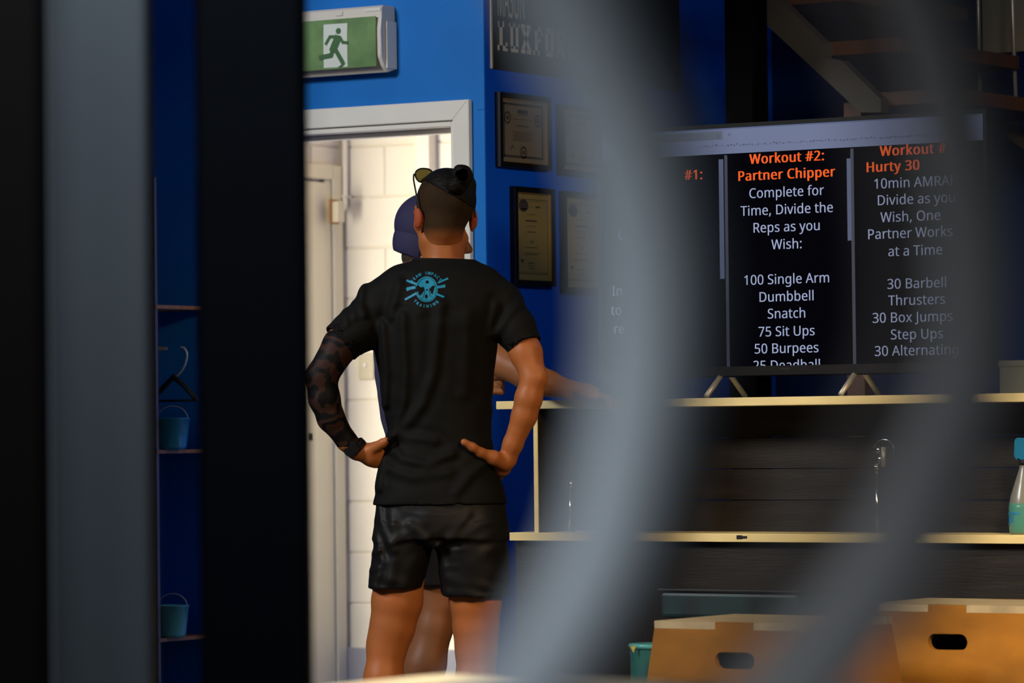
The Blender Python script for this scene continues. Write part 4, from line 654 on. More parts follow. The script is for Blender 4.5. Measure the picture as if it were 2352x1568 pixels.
# ================= FOREGROUND POSTS =================
def post(name, pxa, pxb, d, m, label, dep=0.12, bev=0.012):
    a = at_d(pxa, 784, d); b = at_d(pxb, 784, d); c = (a+b)/2; c.z = 0; wd = (b-a).length
    e = empty(name, c, TH); tag(e, label, 'post')
    mt = Matrix.Translation(c) @ Matrix.Rotation(TH, 4, 'Z'); bm = bmesh.new(); bbox(bm, (-wd/2, 0, 0.012), (wd/2, dep, 2.7), bev, 3, mt); from_bm('post_shaft', bm, m, e)
    bm = bmesh.new(); bbox(bm, (-wd/2-0.04, -0.04, 0), (wd/2+0.04, dep+0.04, 0.012), 0.002, 1, mt); from_bm('base_plate', bm, m, e)
    for sx_ in (-1, 1):
        for yy in (-0.022, dep+0.022): bm = bmesh.new(); bmesh.ops.create_cone(bm, cap_ends=True, segments=6, radius1=0.009, radius2=0.009, depth=0.01, matrix=mt @ Matrix.Translation((sx_*(wd/2+0.022), yy, 0.017))); from_bm('bolt', bm, M['chrome'], e)
    return e
post('square_post', 110, 341, 5.3, M['grey_post'], 'out of focus grey square post left of the picture')
post('square_post', 452, 703, 5.35, M['black_post'], 'out of focus black square post just left of the doorway')
post('square_post', -170, 90, 5.0, M['dark_pad'], 'out of focus dark post at the far left edge', 0.12)

# ================= FOREGROUND CURVED TUBES =================
fr = empty('tube_frame', on_z(1500, 3000, 0) if False else at_d(1500, 900, 1.2)*1.0); fr.location.z = 0; bpy.context.view_layer.update()
tag(fr, 'blurred frame of two bent grey tubes very close to the camera', 'tube frame')
def bent(pp, d, r, m, name, foot_dx):
    P = [at_d(x, y, d) for x, y in pp]
    a = P[-1]; low = [a-R0*0.09-Z0*0.12, a-R0*0.14-Z0*0.30, a-R0*0.15-Z0*0.60]; e = a-R0*0.15; e.z = 0.006
    t = P[0]; up = [t-R0*0.12+Z0*0.22, t-R0*0.05+Z0*0.10]
    pts = spline([up[0]-R0*0.05+Z0*0.15]+up+P+low+[e], 8); n_ = len(pts); rr = [r if not isinstance(r, tuple) else r[0]+(r[1]-r[0])*min(max((i/n_-.45)/.25, 0), 1) for i in range(n_)]; tube(name, pts, rr, m, fr, 20)
    return up[0]-R0*0.05+Z0*0.15, e
B1 = [(1325, 0), (1360, 100), (1445, 300), (1490, 500), (1505, 650), (1500, 800), (1478, 960), (1410, 1240), (1325, 1410), (1232, 1560)]
B2 = [(2105, 0), (2150, 130), (2195, 300), (2228, 500), (2240, 650), (2232, 800), (2205, 940), (2090, 1220), (2000, 1375), (1862, 1560)]
B3 = [(2010, -60), (2075, 100), (2115, 300), (2140, 500), (2150, 700), (2130, 860), (2080, 1000), (1960, 1230), (1860, 1375), (1700, 1560)]
e1 = bent(B1, 1.20, (0.0180, 0.0145), M['tube'], 'bent_tube', 0); e2 = bent(B2, 1.20, 0.0145, M['tube2'], 'bent_tube', 0); e3 = bent(B3, 0.75, 0.0068, M['tube_warm'], 'thin_rod', 0)
tube('top_bar', [e1[0]-R0*0.03, e2[0]+R0*0.03], 0.0145, M['tube'], fr, 16)
tube('link_bar', [e2[0], e3[0]], 0.006, M['tube'], fr, 12)
tube('floor_bar', [Vector((e1[1].x, e1[1].y, 0.0145))-R0*0.25, Vector((e2[1].x, e2[1].y, 0.0145))+R0*0.25], 0.0145, M['tube'], fr, 16)

#FIGURES
# ================= FIGURES =================
class SDF:
    def __init__(s, lo, hi, h):
        s.lo = np.array(lo, float); s.h = h; s.n = np.ceil((np.array(hi)-s.lo)/h).astype(int)+1
        s.F = np.full(s.n, 0.3, np.float32)
        s.ax = [(s.lo[i]+h*np.arange(s.n[i])).astype(np.float32) for i in range(3)]
    def box_(s, lo, hi, pad):
        a = np.clip(np.floor((np.array(lo)-pad-s.lo)/s.h).astype(int), 0, s.n-1); b = np.clip(np.ceil((np.array(hi)+pad-s.lo)/s.h).astype(int)+1, 1, s.n)
        sl = tuple(slice(a[i], b[i]) for i in range(3)); return sl, s.ax[0][sl[0]][:, None, None], s.ax[1][sl[1]][None, :, None], s.ax[2][sl[2]][None, None, :]
    def add(s, fn, lo, hi, k=0.02):
        sl, X, Y, Z = s.box_(lo, hi, k+3*s.h); d = fn(X, Y, Z).astype(np.float32); a = s.F[sl]
        if k <= 0: s.F[sl] = np.minimum(a, d); return
        t = np.clip(0.5+0.5*(a-d)/k, 0, 1); s.F[sl] = a*(1-t)+d*t-k*t*(1-t)
    def cut(s, fn, lo, hi, k=0.004):
        sl, X, Y, Z = s.box_(lo, hi, k+3*s.h); d = -fn(X, Y, Z).astype(np.float32); a = s.F[sl]
        t = np.clip(0.5-0.5*(a-d)/k, 0, 1); s.F[sl] = a*(1-t)+d*t+k*t*(1-t)
    def cap(s, p0, p1, r0, r1, k=0.02, cut=False):
        p0 = np.array(p0, float); p1 = np.array(p1, float); v = p1-p0; L2 = max(float(v@v), 1e-9); r = max(r0, r1)
        def fn(X, Y, Z):
            t = np.clip(((X-p0[0])*v[0]+(Y-p0[1])*v[1]+(Z-p0[2])*v[2])/L2, 0, 1)
            return np.sqrt((X-p0[0]-t*v[0])**2+(Y-p0[1]-t*v[1])**2+(Z-p0[2]-t*v[2])**2)-(r0+(r1-r0)*t)
        (s.cut if cut else s.add)(fn, np.minimum(p0, p1)-r, np.maximum(p0, p1)+r, k)
    def chain(s, pts, rs, k=0.02):
        for i in range(len(pts)-1): s.cap(pts[i], pts[i+1], rs[i], rs[i+1], k)
    def ell(s, c, r, R=None, k=0.02, cut=False, clip=None):
        c = np.array(c, float); r = np.array(r, float); R = np.eye(3) if R is None else R; m = r.max()
        def fn(X, Y, Z):
            x, y, z = X-c[0], Y-c[1], Z-c[2]; q = [R[0, i]*x+R[1, i]*y+R[2, i]*z for i in range(3)]
            k0 = np.sqrt((q[0]/r[0])**2+(q[1]/r[1])**2+(q[2]/r[2])**2); k1 = np.sqrt((q[0]/r[0]**2)**2+(q[1]/r[1]**2)**2+(q[2]/r[2]**2)**2)+1e-6
            d = k0*(k0-1)/k1
            if clip is not None: d = np.maximum(d, clip(X, Y, Z))
            return d
        (s.cut if cut else s.add)(fn, c-m, c+m, k)
    def loft(s, secs, k=0.02, n=2.3, flat=True):
        secs = sorted(secs); z = np.array([a[0] for a in secs]); A = np.array([a[1:] for a in secs]); m = A[:, 2:].max()
        lo = [ (A[:, 0]-A[:, 2]).min(), (A[:, 1]-A[:, 3]).min(), z[0]]; hi = [(A[:, 0]+A[:, 2]).max(), (A[:, 1]+A[:, 3]).max(), z[-1]]
        def fn(X, Y, Z):
            zz = Z.ravel(); zc = np.clip(zz, z[0], z[-1]); g = [np.interp(zc, z, A[:, i])[None, None, :] for i in range(4)]
            rho = (np.abs((X-g[0])/g[2])**n+np.abs((Y-g[1])/g[3])**n+1e-9)**(1/n); d = (rho-1)*np.minimum(g[2], g[3])
            return np.maximum(d, np.maximum(z[0]-Z, Z-z[-1]))
        s.add(fn, lo, hi, k)
    def disp(s, fn, lo, hi):
        sl, X, Y, Z = s.box_(lo, hi, 0); s.F[sl] = s.F[sl]+fn(X, Y, Z).astype(np.float32)
    def mesh(s, name, m, parent, col_fn=None):
        F = s.F; I = F < 0; n = s.n
        C = np.zeros(n-1, np.int8); offs = [(i, j, k) for i in (0, 1) for j in (0, 1) for k in (0, 1)]
        for i, j, k in offs: C += I[i:n[0]-1+i, j:n[1]-1+j, k:n[2]-1+k]
        act = np.argwhere((C > 0) & (C < 8)); idx = np.full(n-1, -1, np.int32); idx[tuple(act.T)] = np.arange(len(act))
        val = {o: F[act[:, 0]+o[0], act[:, 1]+o[1], act[:, 2]+o[2]] for o in offs}
        acc = np.zeros((len(act), 3)); cnt = np.zeros(len(act))
        for a in offs:
            for ax in range(3):
                if a[ax]: continue
                b = list(a); b[ax] = 1; b = tuple(b); va, vb = val[a], val[b]; mk = (va < 0) != (vb < 0); t = np.where(mk, va/(va-vb+1e-12), 0)
                p = np.array(a, float)[None, :]+t[:, None]*(np.array(b)-np.array(a))[None, :]; acc[mk] += p[mk]; cnt[mk] += 1
        V = (act+acc/cnt[:, None])*s.h+s.lo
        Q = []
        for ax in range(3):
            b, c = (ax+1) % 3, (ax+2) % 3; sa = [slice(None)]*3; sb = [slice(None)]*3; sa[ax] = slice(0, -1); sb[ax] = slice(1, None)
            d = I[tuple(sa)].astype(np.int8)-I[tuple(sb)].astype(np.int8)
            for sg in (1, -1):
                e = np.argwhere(d == sg); e = e[(e[:, b] > 0) & (e[:, c] > 0) & (e[:, b] < n[b]-1) & (e[:, c] < n[c]-1) & (e[:, ax] < n[ax]-1)]
                if not len(e): continue
                def g(db, dc): q = e.copy(); q[:, b] -= db; q[:, c] -= dc; return idx[tuple(q.T)]
                q = np.stack([g(1, 1), g(0, 1), g(0, 0), g(1, 0)], 1); Q.append(q if sg == 1 else q[:, ::-1])
        Q = np.concatenate(Q); Q = Q[(Q >= 0).all(1)]
        me = bpy.data.meshes.new(name); me.vertices.add(len(V)); me.vertices.foreach_set('co', V.astype(np.float32).ravel())
        me.loops.add(Q.size); me.loops.foreach_set('vertex_index', Q.astype(np.int32).ravel()); me.polygons.add(len(Q)); me.polygons.foreach_set('loop_start', np.arange(0, Q.size, 4, dtype=np.int32))
        try: me.polygons.foreach_set('loop_total', np.full(len(Q), 4, np.int32))
        except Exception: pass
        me.polygons.foreach_set('use_smooth', np.ones(len(Q), bool)); me.update(calc_edges=True); me.validate()
        o = linkl(name, me, m, parent)
        if col_fn is not None: me.polygons.foreach_set('material_index', col_fn(V[Q].mean(1)).astype(np.int32))
        return o
def linkl(name, me, m, parent):
    o = bpy.data.objects.new(name, me); COL.objects.link(o); o.parent = parent
    for mm in (m if isinstance(m, (list, tuple)) else [m]): me.materials.append(mm)
    return o
def bml(name, bm, m, parent, smooth=True):
    bmesh.ops.recalc_face_normals(bm, faces=bm.faces); me = bpy.data.meshes.new(name); bm.to_mesh(me); bm.free()
    if smooth: me.polygons.foreach_set('use_smooth', [True]*len(me.polygons))
    return linkl(name, me, m, parent)
def locf(O, D): # pixel -> local coordinates of a figure standing at O
    def L(px, py, dy=0.0):
        r = at_d(px, py, D+dy)-O; return np.array([r.dot(R0), r.dot(F0), r.z])
    return L
def rotm(yaw, pitch, roll=0.0):
    cy, sy, cp, sp_ = math.cos(yaw), math.sin(yaw), math.cos(pitch), math.sin(pitch)
    Rz = np.array([[cy, -sy, 0], [sy, cy, 0], [0, 0, 1]]); Rx = np.array([[1, 0, 0], [0, cp, -sp_], [0, sp_, cp]]); return Rz @ Rx
def head(B, c, R, eyes=None):
    H = lambda x, y, z: c+R @ np.array([x, y, z])
    B.ell(H(0, -.015, .03), (.074, .096, .086), R, .02); B.ell(H(0, .03, -.05), (.057, .062, .074), R, .02)
    for s_ in (-1, 1):
        B.cap(H(.052*s_, .0, -.07), H(.014*s_, .07, -.108), .018, .018, .025); B.ell(H(.038*s_, .062, -.025), (.022, .02, .022), R, .02)
        B.cap(H(.04*s_, .074, .022), H(.01*s_, .084, .02), .011, .012, .012)
    B.ell(H(0, .074, -.108), (.022, .018, .018), R, .02)
    B.cap(H(0, .086, .008), H(0, .108, -.03), .008, .012, .008)
    for s_ in (-1, 1): B.ell(H(.011*s_, .099, -.036), (.008, .010, .007), R, .006); B.ell(H(.031*s_, .098, .003), (.015, .013, .010), R, .008, cut=True)
    B.ell(H(0, .090, -.064), (.024, .011, .006), R, .005); B.ell(H(0, .088, -.075), (.021, .012, .007), R, .005)
    return H
def ears(H, R, parent, m, far=1.0):
    for s_ in (-1, 1):
        E = SDF(H(.083*s_, -.01, -.022)-0.05, H(.083*s_, -.01, -.022)+0.05, .0022)
        Re = R @ rotm(-.35*s_, 0.0); c = H(.080*s_, -.008, -.022)
        E.ell(c, (.0075, .0175, .0295), Re, .004); E.ell(c+R @ np.array([.006*s_, -.006, .006]), (.008, .017, .027), Re, .006); E.ell(c+R @ np.array([.011*s_, .005, .004]), (.008, .009, .016), Re, .004, cut=True)
        E.mesh('ear', m, parent)
def eyes_(H, parent):
    for s_ in (-1, 1):
        for r, off, m, nm in ((.0125, 0, 'eye', 'eyeball'), (.0062, .0076, 'iris', 'iris')):
            bm = bmesh.new(); bmesh.ops.create_uvsphere(bm, u_segments=16, v_segments=10, radius=r, matrix=Matrix.Translation(Vector(H(.031*s_, .078+off, .003)))); bml(nm, bm, M[m], parent)
def fingers(B, base, dirv, side, curl, lens=(.040, .045, .042, .033), r=.0085, seg=(1, .62, .5), k=.004, spread=.0195):
    """base: knuckle line centre, dirv: pointing direction, side: across the knuckles, curl: bend-towards direction"""
    d = np.array(dirv, float); d /= np.linalg.norm(d); sd = np.array(side, float); sd /= np.linalg.norm(sd); cu = np.array(curl, float); cu /= np.linalg.norm(cu)
    for i, l in enumerate(lens):
        p = np.array(base)+sd*spread*(1.5-i)*0.95; a = 0.25; rr = r*(1.0 if i < 3 else .88)
        q0 = p-d*.03; B.cap(q0, p, rr*1.05, rr*1.05, .008)
        for j, f_ in enumerate(seg):
            v = d*math.cos(a)+cu*math.sin(a); q = p+v*l*f_; B.cap(p, q, rr, rr*.93, k if j else .006); p = q; rr *= .93; a += .62+.06*i

# ---------- person 1, seen from behind ----------
D1 = 11.06; fp = at_d(1004, 1896, D1); O1 = Vector((fp.x, fp.y, 0)); L = locf(O1, D1); m1 = 1/850.0
p1 = empty('person', O1, TH); tag(p1, 'man with hair bun seen from behind, black t-shirt and shorts, hands on hips', 'person')
B = SDF((-.40, -.27, -.005), (.40, .28, 1.80), .0046)
def sec(L_, py, x0, x1, ry, cy=0.0, dy=0.0, grow=0.0, mm=m1):
    a = L_((x0+x1)/2, py, dy); return (a[2], a[0], a[1]+cy, (x1-x0)/2*mm+grow, ry+grow)
A1 = math.radians(27); RH = rotm(A1, math.radians(-4)); hc = L(1019, 489, .035); H1 = head(B, hc, RH)
B.cap(L(1018, 555, .02), L(1020, 630, .01), .0545, .050, .03); B.cap(L(1020, 585, .03), L(1020, 650, .01), .05, .045, .02)
body = [(612, 940, 1100, .07), (650, 885, 1150, .085), (700, 868, 1150, .105), (790, 872, 1128, .11), (900, 885, 1118, .10), (1000, 895, 1118, .092), (1060, 892, 1122, .088), (1130, 885, 1138, .09), (1210, 885, 1140, .09), (1240, 895, 1130, .08)]
B.loft([sec(L, *t) for t in body], .03)
# arms
BL = [L(900, 690), L(846, 735, -.02), L(782, 793, -.045), L(738, 866, -.06), L(745, 915, -.06), L(760, 960, -.055), L(796, 1012, -.04), L(818, 1034, -.03)]
B.chain(BL, [.052, .050, .047, .042, .041, .036, .027, .0255], .012)
BR = [L(1140, 705), L(1185, 760, -.03), L(1208, 810, -.055), L(1226, 868, -.075), L(1214, 915, -.075), L(1204, 955, -.07), L(1178, 1020, -.055), L(1166, 1052, -.045)]
B.chain(BR, [.05, .047, .043, .0345, .036, .0335, .026, .0245], .012); B.ell(L(1239, 866, -.09), (.018, .02, .022), None, .015)
# left hand on the hip
B.cap(L(824, 1034, -.03), L(850, 1044, -.03), .025, .027, .012); B.ell(L(858, 1045, -.025), (.034, .024, .033), None, .012)
fingers(B, L(872, 1046, .005), (.35, 1, -.1), (.0, .1, 1), (1, .35, 0), lens=(.038, .043, .040, .032))
B.chain([L(850, 1034, -.045), L(868, 1024, -.06), L(879, 1017, -.07), L(888, 1011, -.078)], [.016, .0125, .0115, .009], .008)
# right hand, thumb on the lower back
B.cap(L(1164, 1056, -.045), L(1154, 1070, -.03), .024, .025, .012); B.ell(L(1150, 1070, -.02), (.024, .034, .030), rotm(.3, -.2), .012)
B.chain([L(1158, 1062, -.055), L(1133, 1051, -.078), L(1104, 1039, -.098), L(1086, 1027, -.111), L(1066, 1015, -.121)], [.0225, .0190, .0125, .0112, .0098], .009)
fingers(B, L(1143, 1078, .02), (-.35, 1, -.25), (.1, .3, 1), (-1, .3, -.1), lens=(.038, .043, .040, .032))
# legs
LL = [L(935, 1215), L(912, 1380), L(901, 1440, .0), L(889, 1480, .0), L(880, 1560, -.012), L(880, 1640, -.012), L(886, 1800, .0), L(888, 1850, .0)]
B.chain(LL, [.066, .066, .058, .052, .050, .047, .034, .036], .02)
LR = [L(1080, 1215), L(1092, 1380), L(1093, 1440), L(1094, 1490), L(1093, 1565, -.012), L(1093, 1640, -.012), L(1092, 1800), L(1092, 1850)]
B.chain(LR, [.066, .068, .059, .054, .053, .048, .034, .036], .02)
for p_ in (LL, LR): a = p_[-1].copy(); B.cap(a+[0, -.02, -.02], a*[1, 1, 0]+[0, -.03, .045], .032, .034, .02); B.cap(a*[1, 1, 0]+[0, -.02, .045], a*[1, 1, 0]+[0, .13, .035], .034, .024, .03)
bod = B.mesh('body', [M['skin'], M['tattoo']], p1, lambda c: (c[:, 0] < L(835, 800)[0]) & (c[:, 2] > L(800, 1026)[2]) & (c[:, 2] < 1.35)); B = None
ears(H1, RH, p1, M['ear']); eyes_(H1, p1)
# cropped hair
lo = hc-.15; G = SDF(lo, hc+.16, .0035); iv = np.linalg.inv(RH)
def hcut(X, Y, Z):
    x, y, z = X-hc[0], Y-hc[1], Z-hc[2]; hx = iv[0, 0]*x+iv[0, 1]*y+iv[0, 2]*z; hy = iv[1, 0]*x+iv[1, 1]*y+iv[1, 2]*z; hz = iv[2, 0]*x+iv[2, 1]*y+iv[2, 2]*z
    low = -(hz+.050)+np.clip(hy+.01, 0, 1)*1.3; return np.maximum(low, (hy-.055)-0*hz)
G.ell(H1(0, -.015, .03), (.0752, .0972, .0872), RH, 0, clip=hcut)
G.cap(L(1019, 520, -.008), L(1018, 542, .012), .0555, .0535, .02)
G.mesh('cropped_hair', M['fade'], p1)
G = SDF(hc-.15, hc+.18, .0032)
pa, pb = L(955, 404), L(1090, 480)
def tcut(X, Y, Z): return (pa[2]+(X-pa[0])*(pb[2]-pa[2])/(pb[0]-pa[0]))-Z+.10*np.maximum(Y-hc[1], 0)
G.ell(H1(0, -.018, .032), (.0775, .099, .0885), RH, 0, clip=tcut); G.ell(H1(.02, -.06, .072), (.045, .045, .030), RH, .02)
G.mesh('top_hair', M['hair'], p1)
G = SDF(hc-.15, hc+.2, .0028); G.ell(L(1061, 403, -.088), (.0305, .032, .0305), None, .006); G.ell(L(1049, 428, -.078), (.029, .028, .022), None, .012)
G.disp(lambda X, Y, Z: 0.0009*np.sin(150*(X-hc[0])+210*(Z-hc[2])+60*(Y-hc[1])), hc-.15, hc+.2); G.mesh('hair_bun', M['hair'], p1)
# t-shirt
T = SDF((-.40, -.22, .80), (.40, .22, 1.60), .0045)
tee = [(598, 948, 1094, .056), (625, 910, 1122, .085), (655, 872, 1158, .10), (700, 858, 1160, .122), (745, 855, 1155, .128), (790, 856, 1144, .125), (850, 867, 1136, .118), (900, 874, 1132, .112), (960, 883, 1130, .106), (1003, 889, 1129, .104), (1030, 880, 1134, .109), (1070, 868, 1144, .117), (1110, 861, 1153, .124), (1157, 857, 1166, .130)]
T.loft([sec(L, *t) for t in tee], .02)
T.chain([L(1000, 655), L(925, 660), L(868, 697)], [.060, .055, .058], .03); T.chain([L(1040, 655), L(1108, 667), L(1155, 700)], [.060, .055, .056], .03)
SLv = [L(872, 702, -.005), L(822, 755, -.03), L(781, 790, -.045)]; SRv = [L(1152, 705, -.01), L(1182, 752, -.035), L(1206, 796, -.055)]
T.chain(SLv, [.062, .060, .059], .02); T.chain(SRv, [.058, .053, .0485], .02)
folds = [([(833, 649), (828, 698), (838, 725)], 5, 9), ([(808, 690), (818, 730)], 4, 8), ([(795, 712), (800, 745)], 3, 8), ([(919, 651), (900, 728)], 4, 10), ([(880, 747), (888, 856), (884, 930)], 5, 9), ([(927, 728), (934, 856), (927, 940), (895, 1003)], 5, 10),
         ([(1015, 698), (1008, 770), (998, 860), (972, 930), (932, 978), (893, 1008)], 5, 11), ([(890, 1012), (925, 1055), (985, 1066), (1040, 1040)], 5, 11), ([(900, 1075), (950, 1092), (1030, 1082)], 4, 12), ([(1075, 720), (1070, 900)], 3, 14), ([(893, 1006), (940, 1002), (1000, 1010)], 4, 10), ([(1140, 700), (1128, 770)], 4, 9), ([(960, 640), (968, 720)], 2, 10), ([(895, 1015), (880, 1060), (872, 1120)], 4, 9), ([(1120, 1060), (1080, 1090), (1050, 1130)], 3, 10), ([(1190, 700), (1160, 735), (1140, 770)], 4, 8)]
fl = []
for pts, hgt, wd in folds:
    P = np.array([[L(*q)[0], L(*q)[2]] for q in pts]); fl.append((P, hgt*.0014, wd*m1))
def fold(X, Y, Z):
    out = np.zeros(np.broadcast_shapes(X.shape, (1, 1, 1), Z.shape), np.float32); x = X; z = Z
    for P, hh, ww in fl:
        dm = None
        for a, b in zip(P, P[1:]):
            v = b-a; t = np.clip(((x-a[0])*v[0]+(z-a[1])*v[1])/(v@v), 0, 1); d2 = (x-a[0]-t*v[0])**2+(z-a[1]-t*v[1])**2; dm = d2 if dm is None else np.minimum(dm, d2)
        dd = np.sqrt(dm)/ww; out = out-hh*(np.exp(-dd**2)-.45*np.exp(-(dd-1.9)**2))
    return out*np.clip(.5-Y*12, 0, 1)
T.disp(fold, (-.40, -.22, .80), (.40, .22, 1.60))
T.disp(lambda X, Y, Z: .0011*np.sin(38*X+9*np.sin(11*Z)+3*Y)*np.sin(17*Z+5*X), (-.40, -.22, .80), (.40, .22, 1.60))
for sv, bx in ((SLv, BL), (SRv, BR)):
    d = sv[2]-sv[1]; d /= np.linalg.norm(d); e = sv[2]
    def hs(X, Y, Z, d=d, e=e): return np.maximum(-((X-e[0])*d[0]+(Y-e[1])*d[1]+(Z-e[2])*d[2]), np.sqrt((X-e[0])**2+(Y-e[1])**2+(Z-e[2])**2)-(.076 if e[0] < 0 else .066))
    T.cut(hs, e-.09, e+.09, .004); T.cap(e-d*.03, e+d*.03, (.059 if sv is SLv else .0485)-.005, (.059 if sv is SLv else .0485)-.005, .002, cut=True)
teeo = T.mesh('t_shirt', M['tee'], p1); T = None
# neck rib
cc = [(L(1021, 601)+np.array([.0835*math.cos(t), .052*math.sin(t), .002-.02*max(math.sin(t), 0)-.003*math.cos(t)])) for t in [2*math.pi*i/40 for i in range(40)]]
bm = bmesh.new(); tube_bm(bm, cc, .0055, 8, closed=True); bml('neck_rib', bm, M['tee'], p1)
# hem stitch line of the shirt
# shorts
T = SDF((-.25, -.2, .55), (.28, .2, .98), .0045)
T.loft([sec(L, 1130, 868, 1156, .118), sec(L, 1200, 858, 1168, .128), sec(L, 1235, 856, 1169, .128)], .01)
T.loft([sec(L, 1180, 900, 1110, .124), sec(L, 1225, 920, 1080, .121), sec(L, 1250, 960, 1040, .11)], .015)
T.loft([sec(L, 1205, 872, 1000, .108), sec(L, 1250, 857, 995, .110), sec(L, 1300, 850, 984, .104), sec(L, 1351, 844, 969, .098)], .02)
T.loft([sec(L, 1205, 1005, 1154, .108), sec(L, 1260, 1002, 1167, .112), sec(L, 1310, 1004, 1171, .106), sec(L, 1368, 1015, 1170, .100)], .02)
for c0, c1, r_ in ((L(908, 1400), L(908, 1325), .068), (L(1092, 1420), L(1092, 1340), .082)): T.cap(c0, c1, r_-.006, r_-.008, .003, cut=True)
sf = [([(872, 1160), (880, 1210), (905, 1260)], 4, 8), ([(864, 1220), (880, 1290), (862, 1340)], 4, 9), ([(900, 1180), (912, 1260), (900, 1330)], 3, 10), ([(1035, 1230), (1075, 1180)], 3, 9), ([(1005, 1250), (1020, 1300), (1028, 1360)], 3, 9), ([(1010, 1268), (1062, 1256)], 1, 6), ([(1014, 1300), (1050, 1298)], 1, 6), ([(945, 1200), (985, 1245)], 3, 9), ([(856, 1270), (872, 1262)], 3, 6), ([(850, 1310), (868, 1300)], 3, 6)]
fl = [(np.array([[L(*q)[0], L(*q)[2]] for q in pts]), hgt*.001, wd*m1) for pts, hgt, wd in sf]
T.disp(fold, (-.25, -.2, .55), (.28, .2, .98)); T.disp(lambda X, Y, Z: .0014*np.sin(60*X+30*Z+8*np.sin(20*Z))*np.sin(33*Z-20*X+14*Y), (-.25, -.2, .55), (.28, .2, .98))
T.mesh('shorts', M['shorts'], p1); T = None
def shoes(parent, ank, fwd, m):
    f_ = np.array(fwd, float)
    for a in ank:
        c = a*[1, 1, 0]; Sx = SDF(c-.22, c+[.22, .22, .16], .006); Sx.cap(c-f_*.04+[0, 0, .05], c+f_*.04+[0, 0, .055], .044, .042, .02); Sx.cap(c+f_*.02+[0, 0, .045], c+f_*.15+[0, 0, .038], .043, .034, .03)
        Sx.cut(lambda X, Y, Z: Z-.018, c-.2, c+[.2, .2, .05], .002); so = Sx.mesh('shoe', M['shoe'], parent)
        Sx = SDF(c-.22, c+[.22, .22, .08], .006); Sx.cap(c-f_*.045+[0, 0, .01], c+f_*.15+[0, 0, .01], .047, .040, .01)
        Sx.cut(lambda X, Y, Z: .024-Z, c+[-.2, -.2, .02], c+.2, .002); Sx.cut(lambda X, Y, Z: Z-.001, c-.2, c+[.2, .2, .01], .002); q = Sx.mesh('sole', M['sole'], so)
shoes(p1, [LL[-1], LR[-1]], (0, 1, 0), M['shoe'])
# smart watch
wd_ = BL[7]-BL[6]; wd_ /= np.linalg.norm(wd_); wc_ = L(817, 1028, -.033); u_ = np.cross(wd_, [0, 1, 0]); u_ /= np.linalg.norm(u_); v_ = np.cross(wd_, u_)
wt = linkl('watch_strap', bpy.data.meshes.new('watch_strap'), M['blackpl'], p1); bm = bmesh.new()
for off in (-.006, -.002, .002, .006): tube_bm(bm, [wc_+wd_*off+(u_*math.cos(t)+v_*math.sin(t))*.0285 for t in [2*math.pi*i/28 for i in range(28)]], .0032, 6, closed=True)
bmesh.ops.recalc_face_normals(bm, faces=bm.faces); bm.to_mesh(wt.data); bm.free()
fd = np.array([-.35, -.85, -.1]); fd /= np.linalg.norm(fd); bm = bmesh.new(); q = Vector(fd).to_track_quat('Z', 'Y').to_matrix().to_4x4()
bmesh.ops.create_cone(bm, cap_ends=True, segments=32, radius1=.0225, radius2=.021, depth=.010, matrix=Matrix.Translation(Vector(wc_+fd*.030)) @ q); bml('watch_case', bm, M['blackpl'], wt, False)
bm = bmesh.new(); bmesh.ops.create_cone(bm, cap_ends=True, segments=32, radius1=.0185, radius2=.018, depth=.002, matrix=Matrix.Translation(Vector(wc_+fd*.0355)) @ q); bml('watch_glass', bm, M['bezel'], wt, False)
# emblem print projected on the back of the shirt
bpy.context.view_layer.update(); bv = BVHTree.FromPolygons([v.co for v in teeo.data.vertices], [tuple(p.vertices) for p in teeo.data.polygons])
e0 = L(978, 667)
def onback(u, v, off=.0016):
    h = bv.ray_cast(Vector((e0[0]+u, -.6, e0[2]+v)), Vector((0, 1, 0)))
    return (h[0]-Vector((0, off, 0))) if h[0] else Vector((e0[0]+u, -.12, e0[2]+v))
def ez(X, Y): return ((900+X/11.2-978)*m1, -(600+Y/11.2-667)*m1)
es_ = 1/11.2*m1
E = Flat(); cx0, cy0 = 915, 755
oval = [(cx0+285*math.cos(t), cy0-(335 if math.sin(t) > 0 else 330)*math.sin(t)*(1 if math.sin(t) > 0 else 1.0)+(0 if math.sin(t) > 0 else 0)) for t in [2*math.pi*i/40 for i in range(40)]]
E.poly([ez(*q) for q in oval]); emb = empty('printed_emblem', (0, 0, 0)); emb.parent = p1; emb.matrix_world = p1.matrix_world; emb['label'] = 'teal round emblem printed on the back of the shirt'
def eb(name, F, m, off): return (lambda o: (setattr(o, 'parent', emb), setattr(o, 'matrix_parent_inverse', Matrix()), o)[-1])(F.build(name, m, None, lambda u, v: onback(u, v, off), .006))
eb('shield', E, M['print'], .0014)
E = Flat()
for pts, w2 in (([(395, 510), (640, 610)], 55), ([(360, 1010), (640, 860)], 55), ([(1205, 590), (1455, 480)], 45), ([(1150, 870), (1350, 955)], 50), ([(400, 760), (480, 720), (610, 700)], 75), ([(1195, 700), (1290, 690), (1375, 665)], 65), ([(425, 690), (430, 760)], 40), ([(1350, 640), (1365, 710)], 40)): E.strip([ez(*q) for q in pts], w2*es_)
eb('crossed_bars', E, M['print'], .0015)
